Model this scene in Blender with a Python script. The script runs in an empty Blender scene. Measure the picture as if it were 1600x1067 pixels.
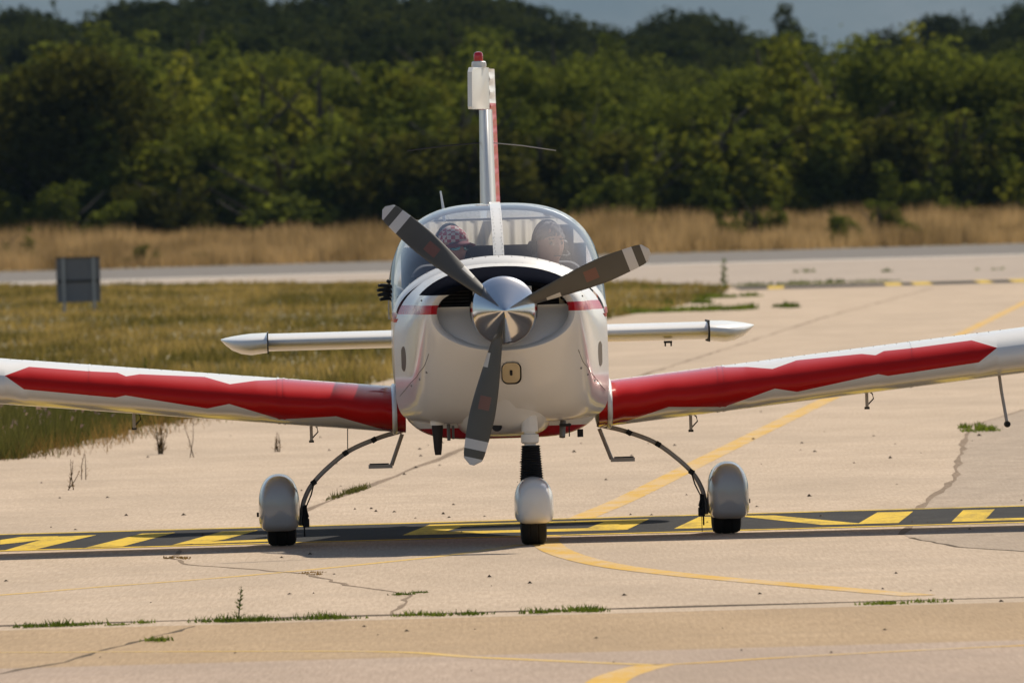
import bpy, math, random
import numpy as np
from mathutils import Vector, Matrix
R = math.radians
rnd = random.Random(7)
SC = bpy.context.scene
COL = SC.collection

# ------------------------------------------------------------------ camera, sky, sun, exposure
cam_d = bpy.data.cameras.new('camera'); cam = bpy.data.objects.new('camera', cam_d); COL.objects.link(cam)
SC.camera = cam
cam_d.sensor_width = 36.0; cam_d.lens = 506.25
cam_d.clip_start = 1.0; cam_d.clip_end = 40000.0
cam.matrix_world = Matrix.Translation((0, -75, 1.67)) @ Matrix.Rotation(R(90 - 0.49), 4, 'X') @ Matrix.Rotation(R(-1.6), 4, 'Z')
cam_d.dof.use_dof = True; cam_d.dof.focus_distance = 74.2; cam_d.dof.aperture_fstop = 15.0
SUN_EL, SUN_AZ = 41.0, 25.0            # azimuth measured from +Y (behind the aircraft) towards +X
world = bpy.data.worlds.new('World'); SC.world = world; world.use_nodes = True
wn = world.node_tree.nodes; wl = world.node_tree.links
sky = wn.new('ShaderNodeTexSky'); sky.sky_type = 'NISHITA'; sky.sun_disc = False
sky.sun_elevation = R(SUN_EL); sky.sun_rotation = R(SUN_AZ)
sky.air_density = 1.0; sky.dust_density = 1.2; sky.ozone_density = 1.0
wn['Background'].inputs['Strength'].default_value = 0.06
wl.new(sky.outputs[0], wn['Background'].inputs['Color'])
sun_d = bpy.data.lights.new('sun', 'SUN'); sun = bpy.data.objects.new('sun', sun_d); COL.objects.link(sun)
sun_d.energy = 4.6; sun_d.angle = R(0.53); sun_d.color = (1.0, 0.90, 0.75)
sd = Vector((-math.sin(R(SUN_AZ)) * math.cos(R(SUN_EL)), -math.cos(R(SUN_AZ)) * math.cos(R(SUN_EL)), -math.sin(R(SUN_EL))))
sun.rotation_euler = sd.to_track_quat('-Z', 'Y').to_euler(); sun.location = (40, 80, 80)
SC.view_settings.view_transform = 'Standard'; SC.view_settings.look = 'None'
SC.view_settings.exposure = 0.52; SC.view_settings.gamma = 1.0

# ------------------------------------------------------------------ helpers
def tag(o, label=None, cat=None, group=None, kind=None):
    if label: o['label'] = label
    if cat: o['category'] = cat
    if group: o['group'] = group
    if kind: o['kind'] = kind
    return o
def empty(name, loc=(0, 0, 0), rot=(0, 0, 0)):
    o = bpy.data.objects.new(name, None); o.location = loc; o.rotation_euler = rot; COL.objects.link(o); return o
class MB:
    def __init__(s): s.v = []; s.f = []; s.m = []
    def add(s, vs, fs, mi=0):
        b = len(s.v); s.v += [tuple(p) for p in vs]
        for f in fs: s.f.append(tuple(b + i for i in f)); s.m.append(mi)
        return s
    def box(s, c, size, rot=None, mi=0):
        M = rot.to_matrix() if rot is not None else Matrix.Identity(3)
        vs = [Vector(c) + M @ Vector((size[0] * a / 2, size[1] * b / 2, size[2] * d / 2)) for a in (-1, 1) for b in (-1, 1) for d in (-1, 1)]
        return s.add(vs, [(0, 1, 3, 2), (4, 6, 7, 5), (0, 4, 5, 1), (2, 3, 7, 6), (0, 2, 6, 4), (1, 5, 7, 3)], mi)
    def tube(s, pts, rad, n=10, mi=0, cap=True, flat=None):
        pts = [Vector(p) for p in pts]
        if not hasattr(rad, '__len__'): rad = [rad] * len(pts)
        rings = []
        up = Vector((0, 0, 1))
        for i, p in enumerate(pts):
            t = (pts[min(i + 1, len(pts) - 1)] - pts[max(i - 1, 0)]).normalized()
            a = t.cross(up)
            if a.length < 1e-3: a = t.cross(Vector((0, 1, 0)))
            a.normalize(); b = a.cross(t).normalized()
            fx = 1.0 if flat is None else flat
            rings.append([p + (a * math.cos(k * 2 * math.pi / n) * fx + b * math.sin(k * 2 * math.pi / n)) * rad[i] for k in range(n)])
        return s.loft(rings, cap, mi)
    def loft(s, rings, cap=True, mi=0, closed=True):
        n = len(rings[0]); b = len(s.v)
        for r in rings: s.v += [tuple(p) for p in r]
        rng = n if closed else n - 1
        for j in range(len(rings) - 1):
            for i in range(rng):
                i2 = (i + 1) % n
                s.f.append((b + j * n + i, b + j * n + i2, b + (j + 1) * n + i2, b + (j + 1) * n + i)); s.m.append(mi)
        if cap and closed:
            s.f.append(tuple(b + i for i in range(n))[::-1]); s.m.append(mi)
            s.f.append(tuple(b + (len(rings) - 1) * n + i for i in range(n))); s.m.append(mi)
        return s
    def lathe(s, prof, c, axis='Z', n=32, mi=0, cap=True):
        rings = []
        for r, h in prof:
            ring = []
            for k in range(n):
                a = 2 * math.pi * k / n; u, w = r * math.cos(a), r * math.sin(a)
                p = {'Z': (u, w, h), 'Y': (u, h, w), 'X': (h, u, w)}[axis]
                ring.append(Vector(c) + Vector(p))
            rings.append(ring)
        return s.loft(rings, cap, mi)
    def build(s, name, mats, parent=None, smooth=True, auto=40, bevel=0, subsurf=0):
        me = bpy.data.meshes.new(name); me.from_pydata(s.v, [], s.f)
        if not isinstance(mats, (list, tuple)): mats = [mats]
        for m in mats: me.materials.append(m)
        if len(mats) > 1: me.polygons.foreach_set('material_index', s.m)
        import bmesh
        bm = bmesh.new(); bm.from_mesh(me); bmesh.ops.recalc_face_normals(bm, faces=bm.faces); bm.to_mesh(me); bm.free()
        if smooth:
            me.polygons.foreach_set('use_smooth', [True] * len(me.polygons))
            try: me.set_sharp_from_angle(angle=R(auto))
            except Exception: pass
        o = bpy.data.objects.new(name, me); COL.objects.link(o); o.parent = parent
        if bevel:
            m = o.modifiers.new('bevel', 'BEVEL'); m.width = bevel; m.segments = 2; m.limit_method = 'ANGLE'
        if subsurf:
            m = o.modifiers.new('sub', 'SUBSURF'); m.levels = subsurf; m.render_levels = subsurf
        return o
def fast_mesh(name, V, Fi, nper, mat, parent=None, tint=None, smooth=False):
    """V (n,3) array, faces of equal size nper as (m,nper) array"""
    me = bpy.data.meshes.new(name); nV, nF = len(V), len(Fi)
    me.vertices.add(nV); me.vertices.foreach_set('co', np.asarray(V, np.float32).ravel())
    me.loops.add(nF * nper); me.loops.foreach_set('vertex_index', np.asarray(Fi, np.int32).ravel())
    me.polygons.add(nF)
    me.polygons.foreach_set('loop_start', np.arange(0, nF * nper, nper, dtype=np.int32))
    try: me.polygons.foreach_set('loop_total', np.full(nF, nper, np.int32))
    except Exception: pass
    if smooth: me.polygons.foreach_set('use_smooth', np.ones(nF, bool))
    me.materials.append(mat)
    if tint is not None:
        a = me.attributes.new('tint', 'FLOAT', 'FACE'); a.data.foreach_set('value', np.asarray(tint, np.float32))
    me.update(calc_edges=True); me.validate()
    o = bpy.data.objects.new(name, me); COL.objects.link(o); o.parent = parent
    return o
def copy_tree(o, parent=None):
    c = o.copy(); COL.objects.link(c); c.parent = parent
    for ch in list(o.children): copy_tree(ch, c)
    return c

# ------------------------------------------------------------------ materials
class NT:
    def __init__(s, name):
        s.mat = bpy.data.materials.new(name); s.mat.use_nodes = True
        s.t = s.mat.node_tree; s.bsdf = s.t.nodes['Principled BSDF']; s.out = s.t.nodes['Material Output']
    def n(s, typ, **kw):
        x = s.t.nodes.new(typ)
        for k, v in kw.items(): setattr(x, k, v)
        return x
    def l(s, a, b): s.t.links.new(a, b)
    def coord(s, scale=(1, 1, 1), which='Object'):
        tc = s.n('ShaderNodeTexCoord'); mp = s.n('ShaderNodeMapping'); mp.inputs['Scale'].default_value = scale
        s.l(tc.outputs[which], mp.inputs['Vector']); return mp.outputs[0]
    def noise(s, scale, vec=None, detail=4, rough=.55):
        x = s.n('ShaderNodeTexNoise'); x.inputs['Scale'].default_value = scale; x.inputs['Detail'].default_value = detail
        x.inputs['Roughness'].default_value = rough
        if vec is not None: s.l(vec, x.inputs['Vector'])
        return x.outputs['Fac']
    def ramp(s, fac, stops):
        x = s.n('ShaderNodeValToRGB'); e = x.color_ramp.elements
        while len(e) < len(stops): e.new(.5)
        for i, (p, c) in enumerate(stops): e[i].position = p; e[i].color = (*c, 1) if len(c) == 3 else c
        s.l(fac, x.inputs[0]); return x.outputs[0]
    def mix(s, fac, a, b, mode='MIX'):
        x = s.n('ShaderNodeMix', data_type='RGBA', blend_type=mode)
        for sock, v in ((x.inputs[0], fac), (x.inputs[6], a), (x.inputs[7], b)):
            if hasattr(v, 'node'): s.l(v, sock)
            elif isinstance(v, (int, float)): sock.default_value = v
            else: sock.default_value = (*v, 1)
        return x.outputs[2]
    def math(s, op, a, b=0.0):
        x = s.n('ShaderNodeMath', operation=op)
        for i, v in enumerate((a, b)):
            if hasattr(v, 'node'): s.l(v, x.inputs[i])
            else: x.inputs[i].default_value = v
        return x.outputs[0]
    def set(s, **kw):
        for k, v in kw.items():
            sock = s.bsdf.inputs[k]
            if hasattr(v, 'node'): s.l(v, sock)
            elif isinstance(v, tuple) and len(v) == 3: sock.default_value = (*v, 1)
            else: sock.default_value = v
    def bump(s, h, dist=.01, strength=.5):
        b = s.n('ShaderNodeBump'); b.inputs['Distance'].default_value = dist; b.inputs['Strength'].default_value = strength
        s.l(h, b.inputs['Height']); s.l(b.outputs[0], s.bsdf.inputs['Normal'])
def simple(name, col, rough=.5, metal=0.0, coat=0.0, var=.06, scale=8.0):
    m = NT(name); v = m.noise(scale, m.coord())
    c = m.mix(v, tuple(x * (1 - var) for x in col), tuple(min(1, x * (1 + var)) for x in col))
    m.set(**{'Base Color': c, 'Roughness': rough, 'Metallic': metal, 'Coat Weight': coat, 'Coat Roughness': .05})
    return m.mat
def paint_white(name, stripes=(), black=None, red_below=None):
    """white aircraft enamel; red stripe z ranges, a matt black patch and a red keel as they are painted on"""
    m = NT(name); tc = m.n('ShaderNodeTexCoord'); sx = m.n('ShaderNodeSeparateXYZ'); m.l(tc.outputs['Object'], sx.inputs[0])
    d = m.noise(3.0, m.coord((1, 1, 1)), 6, .6)
    c = m.mix(d, (.80, .775, .72), (.84, .82, .775)); rough = .22; coat = .35; spec = .4
    def between(sock, a, b):
        return m.math('MULTIPLY', m.math('GREATER_THAN', sock, a), m.math('LESS_THAN', sock, b))
    for a, b in stripes: c = m.mix(between(sx.outputs[2], a, b), c, (.52, .012, .02))
    if red_below is not None: c = m.mix(m.math('LESS_THAN', sx.outputs[2], red_below), c, (.42, .010, .016))
    if black is not None:
        za, ymax = black
        zl = m.math('ADD', sx.outputs[2], m.math('MULTIPLY', m.math('ADD', sx.outputs[1], 1.0), 0.0))
        k = m.math('MULTIPLY', m.math('GREATER_THAN', zl, za), m.math('LESS_THAN', sx.outputs[1], ymax))
        c = m.mix(k, c, (.008, .009, .014))
        rr = m.n('ShaderNodeMapRange'); rr.inputs['To Min'].default_value = .22; rr.inputs['To Max'].default_value = .95
        m.l(k, rr.inputs['Value']); rough = rr.outputs[0]; coat = m.math('MULTIPLY', m.math('SUBTRACT', 1.0, k), .35); spec = m.math('ADD', m.math('MULTIPLY', m.math('SUBTRACT', 1.0, k), .40), 0.0)
    m.set(**{'Base Color': c, 'Roughness': rough, 'Coat Weight': coat, 'Coat Roughness': .06, 'Specular IOR Level': spec})
    return m.mat
WHITE = paint_white('white_enamel')
COWLM = paint_white('cowl_enamel', stripes=((1.191, 1.237),), black=(1.287, -.99))
FUSM = paint_white('fuselage_enamel', stripes=((1.150, 1.195),), red_below=.598)
ARCHM = paint_white('arch_enamel', stripes=((1.160, 1.200),))
def red_paint():
    m = NT('red_enamel'); d = m.noise(2.0, m.coord(), 5)
    m.set(**{'Base Color': m.mix(d, (.47, .010, .007), (.54, .014, .009)), 'Roughness': .08, 'Coat Weight': .0, 'Specular IOR Level': .16}); return m.mat
RED = red_paint()
def rudder_paint():
    m = NT('rudder_enamel'); tc = m.n('ShaderNodeTexCoord'); sx = m.n('ShaderNodeSeparateXYZ'); m.l(tc.outputs['Object'], sx.inputs[0])
    c = m.mix(m.math('LESS_THAN', sx.outputs[2], 2.31), (.82, .81, .78), (.50, .03, .03))
    m.set(**{'Base Color': c, 'Roughness': .3}); return m.mat
RUDM = rudder_paint()
BLACK = simple('black_rubber', (.008, .008, .009), .7)
TYRE = simple('tyre_rubber', (.010, .010, .011), .85, var=.3, scale=40)
DARK = simple('dark_interior', (.012, .012, .014), .8)
PANEL = simple('panel_grey', (.03, .03, .035), .6)
STEEL = simple('painted_steel_grey', (.22, .21, .20), .4, .3)
LEGM = simple('gear_leg_grey', (.40, .37, .35), .35, .2)
EXH = simple('sooty_exhaust', (.035, .026, .022), .75, .2, var=.3, scale=30)
CREAM = simple('cream_primer', (.62, .50, .30), .4)
BEIGE = simple('screen_beige', (.14, .11, .07), .6)
SEATM = simple('seat_cloth', (.05, .05, .06), .9)
BEACON = simple('beacon_red_glass', (.50, .006, .012), .12, coat=.8)
FENDER = simple('shaded_pant_paint', (.43, .415, .405), .15, coat=.8)  # main wheel fairings greyed: shade under the wing put into their base colour
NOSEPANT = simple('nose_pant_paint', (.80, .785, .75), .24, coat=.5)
def spinner_mat():
    m = NT('polished_aluminium'); 
    m.set(**{'Base Color': (.80, .79, .77), 'Metallic': 1.0, 'Roughness': .13, 'Anisotropic': .7})
    t = m.n('ShaderNodeTangent', direction_type='RADIAL', axis='Y'); m.l(t.outputs[0], m.bsdf.inputs['Tangent']); return m.mat
SPIN = spinner_mat()
def blade_mat():
    m = NT('blade_paint'); tc = m.n('ShaderNodeTexCoord'); sx = m.n('ShaderNodeSeparateXYZ'); m.l(tc.outputs['Object'], sx.inputs[0])
    x, z = sx.outputs[0], sx.outputs[2]
    def rect(x0, x1, z0=-9, z1=9):
        a = m.math('MULTIPLY', m.math('GREATER_THAN', x, x0), m.math('LESS_THAN', x, x1))
        return m.math('MULTIPLY', a, m.math('MULTIPLY', m.math('GREATER_THAN', z, z0), m.math('LESS_THAN', z, z1)))
    d = m.noise(9, m.coord(), 5)
    c = m.mix(d, (.072, .066, .052), (.10, .093, .076))
    c = m.mix(rect(.672, .722), c, (.62, .61, .59)); c = m.mix(rect(.765, .85), c, (.62, .61, .59))
    c = m.mix(rect(.445, .515, -.028, .028), c, (.19, .085, .06))
    c = m.mix(rect(.225, .300, -.056, -.022), c, (.62, .60, .55))
    m.set(**{'Base Color': c, 'Roughness': .38}); return m.mat
BLADE = blade_mat()
def glass_mat(name, tint=(.93, .95, .97), refl=1.0):
    m = NT(name); t = m.n('ShaderNodeBsdfTransparent'); t.inputs[0].default_value = (*tint, 1)
    g = m.n('ShaderNodeBsdfGlossy'); g.inputs['Roughness'].default_value = 0.0; g.inputs[0].default_value = (1, 1, 1, 1)
    d = m.n('ShaderNodeBsdfDiffuse'); d.inputs[0].default_value = (.75, .77, .80, 1)
    fr = m.n('ShaderNodeFresnel'); ge = m.n('ShaderNodeNewGeometry'); m.l(m.math('SUBTRACT', 1.5, m.math('MULTIPLY', ge.outputs['Backfacing'], .8333)), fr.inputs['IOR'])
    f = m.math('MULTIPLY', fr.outputs[0], refl)
    a = m.n('ShaderNodeMixShader'); m.l(f, a.inputs[0]); m.l(t.outputs[0], a.inputs[1]); m.l(g.outputs[0], a.inputs[2])
    b = m.n('ShaderNodeMixShader'); m.l(m.math('MULTIPLY', m.noise(2.2, m.coord((1, 1, 3)), 5), .014), b.inputs[0])
    m.l(a.outputs[0], b.inputs[1]); m.l(d.outputs[0], b.inputs[2])
    m.l(b.outputs[0], m.out.inputs['Surface']); return m.mat
GLASS = glass_mat('canopy_glass', (.86, .89, .93), 1.0)
def concrete(name, a, b, c, sc=1.0, rough=.9, dots=True):
    m = NT(name); v = m.coord((1, 1, 1))
    big = m.noise(.12 * sc, m.coord((1, .35, 1)), 5); mid = m.noise(1.3 * sc, m.coord((1, .22, 1)), 6, .65); fine = m.noise(60, m.coord((1, .035, 1)), 3, .75)
    col = m.ramp(mid, [(.28, a), (.52, b), (.75, c)])
    col = m.mix(m.math('MULTIPLY', big, .35), col, tuple(x * .80 for x in b))
    col = m.mix(m.ramp(fine, [(.35, (.0, .0, .0)), (.7, (1, 1, 1))]), m.mix(1.0, col, (.74, .72, .70), 'MULTIPLY'), col)
    blot = m.noise(.55, m.coord((.5, .16, 1)), 6, .7)
    col = m.mix(m.ramp(blot, [(.47, (0, 0, 0)), (.66, (.55, .55, .55))]), col, tuple(x * .60 for x in b))
    if dots:
        st = m.noise(5, m.coord((.05, .30, 1)), 5, .7)
        col = m.mix(m.ramp(st, [(.47, (0, 0, 0)), (.64, (.55, .55, .55))]), col, tuple(x * .70 for x in b))
    m.set(**{'Base Color': col, 'Roughness': rough, 'Specular IOR Level': .06}); m.bump(fine, .004, .5); return m.mat
CONC = concrete('apron_concrete', (.43, .340, .252), (.52, .413, .312), (.585, .468, .36))
CONC2 = concrete('far_concrete', (.36, .305, .255), (.42, .355, .30), (.47, .40, .34))
TAN = concrete('tan_asphalt', (.36, .26, .16), (.42, .305, .19), (.46, .34, .22))
PINK = concrete('front_concrete', (.37, .29, .225), (.43, .335, .265), (.48, .38, .305))
ASPH = concrete('runway_asphalt', (.155, .145, .135), (.185, .172, .162), (.22, .205, .19))
PATCH = concrete('patch_asphalt', (.33, .265, .205), (.42, .34, .265), (.49, .40, .315), 4.0)
BLACKTOP = concrete('black_marking', (.012, .012, .014), (.020, .020, .022), (.04, .038, .036), 3.0)
def worn_paint(name, col, wear, under):
    m = NT(name); w = m.noise(3.0, m.coord((1, .25, 1)), 8, .75); f = m.noise(55, m.coord((1, .4, 1)), 3)
    k = m.ramp(m.math('ADD', m.math('MULTIPLY', w, .75), m.math('MULTIPLY', f, .25)), [(wear - .10, (0, 0, 0)), (wear + .10, (1, 1, 1))])
    c2 = m.mix(m.noise(.7, m.coord(), 4), col, tuple(x * .82 for x in col))
    m.set(**{'Base Color': m.mix(k, under, c2), 'Roughness': .8, 'Specular IOR Level': .06}); return m.mat
YEL = worn_paint('yellow_marking', (.62, .42, .025), .42, (.10, .08, .03))
YLINE = worn_paint('yellow_line', (.56, .335, .055), .455, (.47, .37, .27))
YFAINT = worn_paint('faded_yellow_line', (.56, .37, .10), .43, (.46, .36, .27))
WLINE = worn_paint('white_line', (.62, .58, .52), .42, (.42, .36, .30))
CRACK = concrete('crack_dirt', (.05, .035, .022), (.10, .075, .05), (.16, .12, .08), 6.0, dots=False)
CRACKL = concrete('sealed_joint', (.17, .125, .085), (.25, .185, .13), (.33, .25, .18), 6.0, dots=False)
SIGNG = simple('sign_back_grey', (.17, .175, .195), .5, .2)
POSTG = simple('galvanised_post', (.33, .34, .36), .4, .6)
def leaf_mat(name, dark, light, trans=.35, var=.25, through=(1.25, 1.2, .6)):
    m = NT(name); at = m.n('ShaderNodeAttribute', attribute_name='tint'); oi = m.n('ShaderNodeObjectInfo')
    c = m.mix(at.outputs['Fac'], dark, light)
    c = m.mix(m.math('MULTIPLY', oi.outputs['Random'], var), c, tuple(x * .45 for x in dark))
    d = m.n('ShaderNodeBsdfDiffuse'); t = m.n('ShaderNodeBsdfTranslucent'); m.l(c, d.inputs[0]); m.l(m.mix(1.0, c, through, 'MULTIPLY'), t.inputs[0])
    x = m.n('ShaderNodeMixShader'); x.inputs[0].default_value = trans; m.l(d.outputs[0], x.inputs[1]); m.l(t.outputs[0], x.inputs[2])
    m.l(x.outputs[0], m.out.inputs['Surface']); return m.mat
CURT = leaf_mat('curtain_cloth', (.78, .72, .62), (.80, .76, .68), .45, 0, (.95, .93, .90))
LEAF_N = leaf_mat('leaf_olive', (.040, .056, .014), (.128, .150, .036), .42)
LEAF_D = leaf_mat('leaf_dark', (.024, .030, .011), (.075, .076, .021), .38)
LEAF_Y = leaf_mat('leaf_yellow_green', (.066, .082, .016), (.185, .190, .040), .42)
LEAF_F = leaf_mat('leaf_far', (.016, .026, .012), (.048, .058, .024), .33)
BARK = simple('bark', (.06, .045, .032), .95, var=.4, scale=3)
DRY = leaf_mat('dry_grass', (.165, .118, .060), (.44, .32, .18), .4, 0, (1.1, 1.0, .8))
MEAD = leaf_mat('meadow_grass', (.072, .070, .022), (.34, .248, .112), .4, 0, (1.15, 1.1, .7))
VERGE = leaf_mat('verge_grass', (.045, .055, .018), (.22, .19, .085), .4, 0, (1.15, 1.1, .7))
GREENW = leaf_mat('green_weed', (.045, .075, .014), (.125, .165, .035), .35, 0)
DRYW = leaf_mat('dry_weed', (.10, .065, .03), (.24, .15, .07), .3, 0)
FLOW = leaf_mat('flower_petal', (.26, .15, .25), (.42, .30, .40), .3, 0)
def soil():
    m = NT('meadow_soil'); a = m.noise(.15, m.coord((1, .3, 1)), 6); b = m.noise(3, m.coord(), 5)
    c = m.ramp(a, [(.3, (.11, .095, .03)), (.55, (.17, .135, .05)), (.75, (.21, .155, .065))])
    m.set(**{'Base Color': m.mix(m.math('MULTIPLY', b, .5), c, (.08, .075, .025)), 'Roughness': 1.0}); return m.mat
SOIL = soil()
def mount():
    m = NT('mountain_forest'); a = m.noise(.0016, m.coord((1, 1, 2)), 8, .65)
    m.set(**{'Base Color': m.ramp(a, [(.35, (.05, .07, .045)), (.6, (.11, .12, .08)), (.8, (.22, .21, .18))]), 'Roughness': 1.0}); return m.mat
MOUNT = mount()

# ------------------------------------------------------------------ ground, apron, runway, hill, mountain
def terrain(y):
    pts = [(-400, -.03), (532, -.03), (545, .15), (585, 1.0), (640, 1.7), (800, 3.4), (1000, 6.3), (1300, 10.2), (1420, 10.4), (2500, 6.0), (14000, 0), (36000, 0)]
    for (a, za), (b, zb) in zip(pts, pts[1:]):
        if y <= b: return za + (zb - za) * (y - a) / (b - a)
    return 0.0
ys = [-400, -100, 0, 100, 200, 300, 400, 500, 532, 538, 545, 555, 565, 575, 585, 600, 620, 640, 680, 720, 760, 800, 850, 900, 950, 1000, 1050, 1100, 1150, 1200, 1250, 1300, 1360, 1420, 1600, 2000, 2500, 4000, 7000, 14000, 36000]
xs = [-17500, -9000, -3000, -1000, -400, -200, -120, -80, -60, -45, -30, -15, 0, 15, 30, 45, 60, 80, 120, 200, 400, 1000, 3000, 9000, 17500]
g = MB(); nx = len(xs)
gv = []
for y in ys:
    for x in xs:
        u = .35 * math.sin(x * .07 + y * .01) * min(1, max(0, (y - 560) / 200))
        gv.append((x, y, terrain(y) + u))
g.add(gv, [(j * nx + i, j * nx + i + 1, (j + 1) * nx + i + 1, (j + 1) * nx + i) for j in range(len(ys) - 1) for i in range(nx - 1)])
tag(g.build('ground', SOIL), kind='structure')
def sheet(name, poly, z, mat, parent=None):
    m = MB(); m.add([(x, y, z) for x, y in poly], [tuple(range(len(poly)))]); o = m.build(name, mat, parent, smooth=False)
    return o
EDGE = [(-60, 22), (-12, 25), (-6, 27.5), (-3.79, 31), (-3.55, 36), (-3.3, 42), (-3.1, 47.5), (-2.7, 52), (-1.95, 64), (-1.25, 78), (-.2, 107), (.75, 134), (1.67, 160), (2.9, 182), (3.75, 203), (4.35, 220), (4.95, 249)]
tag(sheet('apron', [(-160, -160), (160, -160), (160, 249)] + EDGE[::-1] + [(-160, 20)], 0.0, CONC), kind='structure')
tag(sheet('runway_shoulder', [(4.95, 249.05), (160, 249.05), (160, 402), (-200, 402), (-200, 700 / 1.1), (-200, 470), (-30, 425), (-15.9, 374), (-3.5, 327), (3.2, 281)], .002, CONC2), kind='structure') if False else None
tag(sheet('taxiway', [(4.95, 249.1), (160, 249.1), (160, 395), (-16, 395), (-15.9, 374), (-3.5, 327), (3.2, 281)], 0.0, CONC2), kind='structure')
tag(sheet('runway', [(-300, 395.1), (300, 395.1), (300, 531), (-300, 531)], 0.001, ASPH), kind='structure')
tag(sheet('runway_edge_line', [(-300, 397), (300, 397), (300, 404), (-300, 404)], 0.002, WLINE), kind='structure')
tag(sheet('tan_strip', [(-120, -19.7), (120, -19.9), (120, -14.55), (-120, -14.5)], .0006, TAN), kind='structure')
tag(sheet('front_concrete', [(-120, -160), (120, -160), (120, -19.9), (-120, -19.7)], .0005, PINK), kind='structure')
pm = sheet('asphalt_patch', [(1.98, -2.2), (2.16, -4.5), (2.45, -5.8), (9, -8), (30, -8), (30, 60), (6.5, 60), (4.14, 42), (3.45, 34), (3.0, 22), (2.67, 12.7), (2.26, 5.5), (1.97, -1.4)], .0005, PATCH); tag(pm, kind='structure')

def ribbon(name, pts, w, z, mat, jit=0.0, step=None):
    """flat painted or cracked strip along a ground polyline; w may vary per point"""
    P = [Vector((x, y)) for x, y in pts]
    if step:
        Q = []
        for a, b in zip(P, P[1:]):
            n = max(1, int((b - a).length / step))
            for k in range(n): Q.append(a + (b - a) * k / n)
        P = Q + [P[-1]]
    W = w if hasattr(w, '__len__') else [w] * len(P)
    if len(W) != len(P): W = [W[0]] * len(P)
    m = MB(); vs = []
    for i, p in enumerate(P):
        t = (P[min(i + 1, len(P) - 1)] - P[max(i - 1, 0)]).normalized(); nn = Vector((-t.y, t.x))
        j = Vector((rnd.uniform(-1, 1), rnd.uniform(-1, 1))) * jit
        ww = W[i] * (1 + (rnd.uniform(-.7, .7) if jit else 0))
        vs += [(p.x + j.x + nn.x * ww / 2, p.y + j.y + nn.y * ww / 2, z), (p.x + j.x - nn.x * ww / 2, p.y + j.y - nn.y * ww / 2, z)]
    m.add(vs, [(2 * i, 2 * i + 1, 2 * i + 3, 2 * i + 2) for i in range(len(P) - 1)])
    return tag(m.build(name, mat, smooth=False), kind='structure')
def smooth_poly(pts, n=8):
    P = [Vector((x, y)) for x, y in pts]; out = []
    for i in range(len(P) - 1):
        p0, p1, p2, p3 = P[max(i - 1, 0)], P[i], P[i + 1], P[min(i + 2, len(P) - 1)]
        for k in range(n):
            t = k / n
            q = .5 * ((2 * p1) + (p2 - p0) * t + (2 * p0 - 5 * p1 + 4 * p2 - p3) * t * t + (3 * p1 - p0 - 3 * p2 + p3) * t ** 3)
            out.append((q.x, q.y))
    return out + [tuple(P[-1])]
ribbon('taxi_line', smooth_poly([(.13, -.9), (.20, 1.9), (.37, 5), (.69, 10.6), (1.36, 24), (2.47, 46), (5.57, 107), (8.85, 172), (12.4, 243)]), .15, .0012, YLINE)
ribbon('taxi_line', smooth_poly([(.135, -.5), (.155, -1.6), (.20, -3.0), (.30, -4.7), (.47, -6.5), (.74, -8.3), (.99, -9.6), (1.38, -11.5), (1.72, -13.1)]), .15, .0016, YLINE)
ribbon('faded_taxi_line', smooth_poly([(.02, -1.3), (-.29, -2.97), (-.66, -4.3), (-1.11, -5.7), (-1.55, -6.8), (-1.98, -7.65), (-2.39, -8.6), (-3.2, -10)]), .075, .0010, YFAINT)
ribbon('taxi_line', smooth_poly([(.20, -26), (.31, -23.3), (.41, -22.2), (.50, -21.6)]), .15, .0012, YLINE)
ribbon('faded_taxi_line', smooth_poly([(-2.2, -17.6), (-.63, -18.9), (-.16, -20.1), (.35, -21.3), (.50, -21.6)]), .07, .0016, YFAINT)
ribbon('faded_taxi_line', smooth_poly([(.50, -21.6), (.68, -21.5), (.92, -21.2), (1.41, -20.8), (1.91, -20.5), (3.2, -19.9)]), .09, .0016, YLINE)
# hold-position band: black ground with yellow letters and thin yellow borders
band = sheet('marking_band', [(-30, .45), (30, .45), (30, 4.72), (-30, 4.72)], .0018, BLACKTOP); tag(band, kind='structure')
ribbon('band_border_line', [(-30, .55), (30, .55)], .20, .0026, YEL); ribbon('band_border_line', [(-30, 4.62), (30, 4.62)], .20, .0026, YEL)
F_, H_, YH_, RR_ = 22500., 1.67, 341., R(1.6)
def gp(px, py):       # photograph point on the flat ground -> metres
    dx, dy = px - 800, py - 533.5
    x = 800 + dx * math.cos(RR_) - dy * math.sin(RR_); y = 533.5 + dy * math.cos(RR_) + dx * math.sin(RR_)
    D = F_ * H_ / (y - YH_); return ((x - 800) * D / F_, D - 75)
LET = [[(8, 860), (54, 859), (151, 836), (79, 839)], [(0, 844), (0, 851), (39, 847), (81, 841), (92, 838), (34, 839)],
       [(134, 856), (192, 854), (274, 832.5), (222, 834)],
       [(269, 852), (310, 849.5), (352, 843), (403, 829), (346, 831)], [(300, 850.5), (440, 845.5), (440, 842), (315, 847)],
       [(629, 836.5), (671, 820), (722, 823), (695, 831)], [(671, 820), (1014, 811.5), (945, 815.5), (722, 823)], [(1014, 811.5), (980, 828), (918, 825.5), (945, 815.5)], [(980, 828), (629, 836.5), (695, 831), (918, 825.5)],
       [(1053, 826.5), (1092, 808), (1150, 806.5), (1112, 825)], [(1150, 806.5), (1208, 805.5), (1352, 819), (1285, 820.5)], [(1340, 819), (1371, 801), (1427, 799.5), (1404, 817.5)],
       [(1487, 815.5), (1505, 797.5), (1554.5, 796), (1537, 814.5)], [(1537, 814.3), (1640, 811.5), (1640, 808), (1541, 811)]]
for i, poly in enumerate(LET):
    o = sheet('painted_letter_stroke', [gp(*p) for p in poly], .0028 + .0002 * (i % 4), YEL); tag(o, kind='structure')
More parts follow.
